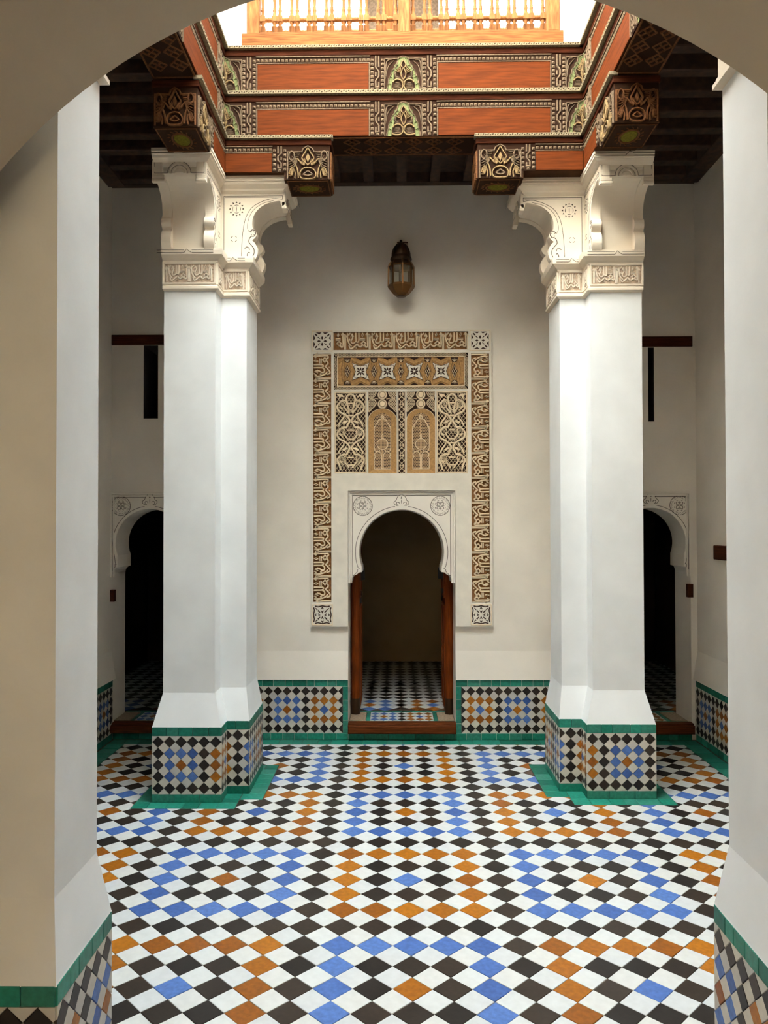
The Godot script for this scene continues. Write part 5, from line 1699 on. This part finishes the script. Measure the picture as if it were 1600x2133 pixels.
func upper_storey():
	# gallery floor edge above the beams
	var b := B.new()
	for r in [[-3.0, 3.1, FD + 0.02, 6.6], [-3.0, -HP - 0.02, -0.2, FD + 0.02], [HP + 0.02, 3.1, -0.2, FD + 0.02], [-HP - 0.02, HP + 0.02, -0.2, FN - 0.02]]:
		b.box(V(C + r[0], 4.482, r[3]), V(C + r[1], 4.505, r[2]))
	struct("floor_gallery", {"plaster_room": b})
	var spm := spindle_mesh(); var slm := spool_mesh()
	var zc := (FD + FN) * 0.5
	turned_screen("turned cedar balustrade with paired spindles on the upper gallery, facing the viewer", Transform3D(Basis.IDENTITY, V(C, 0, 4.80)), spm, slm)
	turned_screen("turned cedar balustrade on the left side of the upper gallery", Transform3D(Basis(Vector3.UP, PI / 2), V(C - 1.22, 0, zc)), spm, slm)
	turned_screen("turned cedar balustrade on the right side of the upper gallery", Transform3D(Basis(Vector3.UP, -PI / 2), V(C + 1.22, 0, zc)), spm, slm)
	for e in [[-1, 1], [1, 1], [-1, -1], [1, -1]]:
		var dz := 4.86 if e[1] > 0 else 2.185
		var o := thing("gallery_pier", "white plaster pier of the upper gallery at the %s %s corner" % ["far" if e[1] > 0 else "near", "left" if e[0] < 0 else "right"], "pier", V(C + e[0] * 1.2, 4.505, dz + e[1] * 0.2))
		b = B.new()
		var x0: float = C + e[0] * 0.985; var x1: float = C + e[0] * 1.45
		b.box(V(minf(x0, x1), 4.505, maxf(dz, dz + e[1] * 0.45)), V(maxf(x0, x1), 7.6, minf(dz, dz + e[1] * 0.45)))
		put("shaft", b, "plaster_white", o)
		b = B.new()
		var T := Transform3D(Basis(Vector3(0, 0, -1), Vector3(0, 1, 0), Vector3(1, 0, 0)), V(minf(x0, x1), 4.505, dz - 0.06))
		if e[1] > 0: b.poly(T, pp([0, 0, 0.06, 0, 0.06, 0.185, 0, 0.10]), 0.0, absf(x1 - x0), 0.0, true)
		put("plinth", b, "stucco_white", o)
	# court facades over the balustrades
	b = B.new()
	b.box(V(C - 1.45, 5.57, 5.25), V(C + 1.45, 7.6, 4.80)); b.box(V(C - 1.45, 5.57, 2.245), V(C + 1.45, 7.6, 1.8))
	b.box(V(C - 1.66, 5.57, 5.0), V(C - 1.22, 7.6, 2.0)); b.box(V(C + 1.22, 5.57, 5.0), V(C + 1.66, 7.6, 2.0))
	struct("wall_upper_court", {"plaster_white": b})
	# outer walls of the upper gallery
	b = B.new()
	var TB := Transform3D(Basis.IDENTITY, V(C, 0, 6.3))
	slab(b, TB, -2.8, 2.8, 4.3, 7.4, -0.3, 0.0, [[-0.285, 0.325, 4.4, 6.6]])
	struct("wall_upper_back", {"plaster_white": b})
	for s in [-1, 1]:
		b = B.new()
		var f := face(V(C + s * 2.5, 0, 6.5), V(C + s * 2.5, 0, 0.5), Vector3(-s, 0, 0))
		b.fbox(f[0], 0, f[1], 4.3, 7.4, -0.3, 0.0)
		struct("wall_upper_left" if s < 0 else "wall_upper_right", {"plaster_white": b})
	b = B.new()
	b.box(V(C - 2.8, 4.3, 0.5), V(C + 2.8, 7.4, 0.2))
	struct("wall_upper_front", {"plaster_white": b})
	b = B.new()
	b.box(V(C - 0.6, 4.3, 7.6), V(C + 0.7, 7.0, 7.4)); b.box(V(C - 0.6, 4.3, 7.5), V(C - 0.4, 7.0, 6.6)); b.box(V(C + 0.45, 4.3, 7.5), V(C + 0.65, 7.0, 6.6)); b.box(V(C - 0.6, 6.8, 7.6), V(C + 0.7, 7.0, 6.6))
	struct("wall_upper_closet", {"plaster_tan": b})
	b = B.new()
	b.box(V(C - 0.15, 4.505, 6.58), V(C - 0.06, 6.5, 6.2))
	var o2 := put("door_3", b, "door_wood")
	tag(o2, "brown wooden door in the upper gallery seen through the balustrade", "door", "", "structure")

# ---------------------------------------------------------------- small things
func small_things():
	var T := Transform3D(Basis.IDENTITY, V(C, 0, WB))
	var wi := 1
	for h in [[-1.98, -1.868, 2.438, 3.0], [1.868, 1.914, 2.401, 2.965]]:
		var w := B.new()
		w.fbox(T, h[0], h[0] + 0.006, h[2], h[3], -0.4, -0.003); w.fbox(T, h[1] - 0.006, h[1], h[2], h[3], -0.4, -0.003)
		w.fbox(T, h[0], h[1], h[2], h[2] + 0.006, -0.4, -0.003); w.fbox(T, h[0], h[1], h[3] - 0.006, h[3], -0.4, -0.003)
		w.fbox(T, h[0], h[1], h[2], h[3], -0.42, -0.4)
		struct("window_%d" % wi, {"slot_shade": w})
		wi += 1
	for e in [["dark red wooden lintel over the wall slot behind the left pillar", -2.222, -1.6, 3.002, 3.078], ["dark red wooden lintel over the wall slot behind the right pillar", 1.6, 2.2, 2.968, 3.045]]:
		var b := B.new()
		b.fbox(T, e[1], e[2], e[3], e[4], -0.03, 0.02, 0.004)
		tag(put("wooden_lintel", b, "cedar_deep"), e[0], "lintel", "", "thing")
	var b := B.new()
	b.fbox(face(V(C + 2.225, 0, 5.56), V(C + 2.225, 0, 4.9), Vector3(-1, 0, 0))[0], 0.0, 0.66, 1.373, 1.472, -0.02, 0.03, 0.005)
	tag(put("wooden_lintel", b, "cedar_deep"), "short red-brown wooden plank set in the right-hand side wall", "lintel", "", "thing")
	for e in [["small wooden hinge block on the jamb of the doorway behind the left pillar", -2.225, 1.04, 1.13], ["small wooden hinge block on the jamb of the doorway behind the right pillar", 2.16, 1.07, 1.17]]:
		b = B.new()
		b.fbox(T, e[1] - 0.01, e[1] + 0.03, e[2], e[3], -0.02, 0.02, 0.003)
		tag(put("hinge_block", b, "cedar_deep"), e[0], "hinge block", "", "thing")
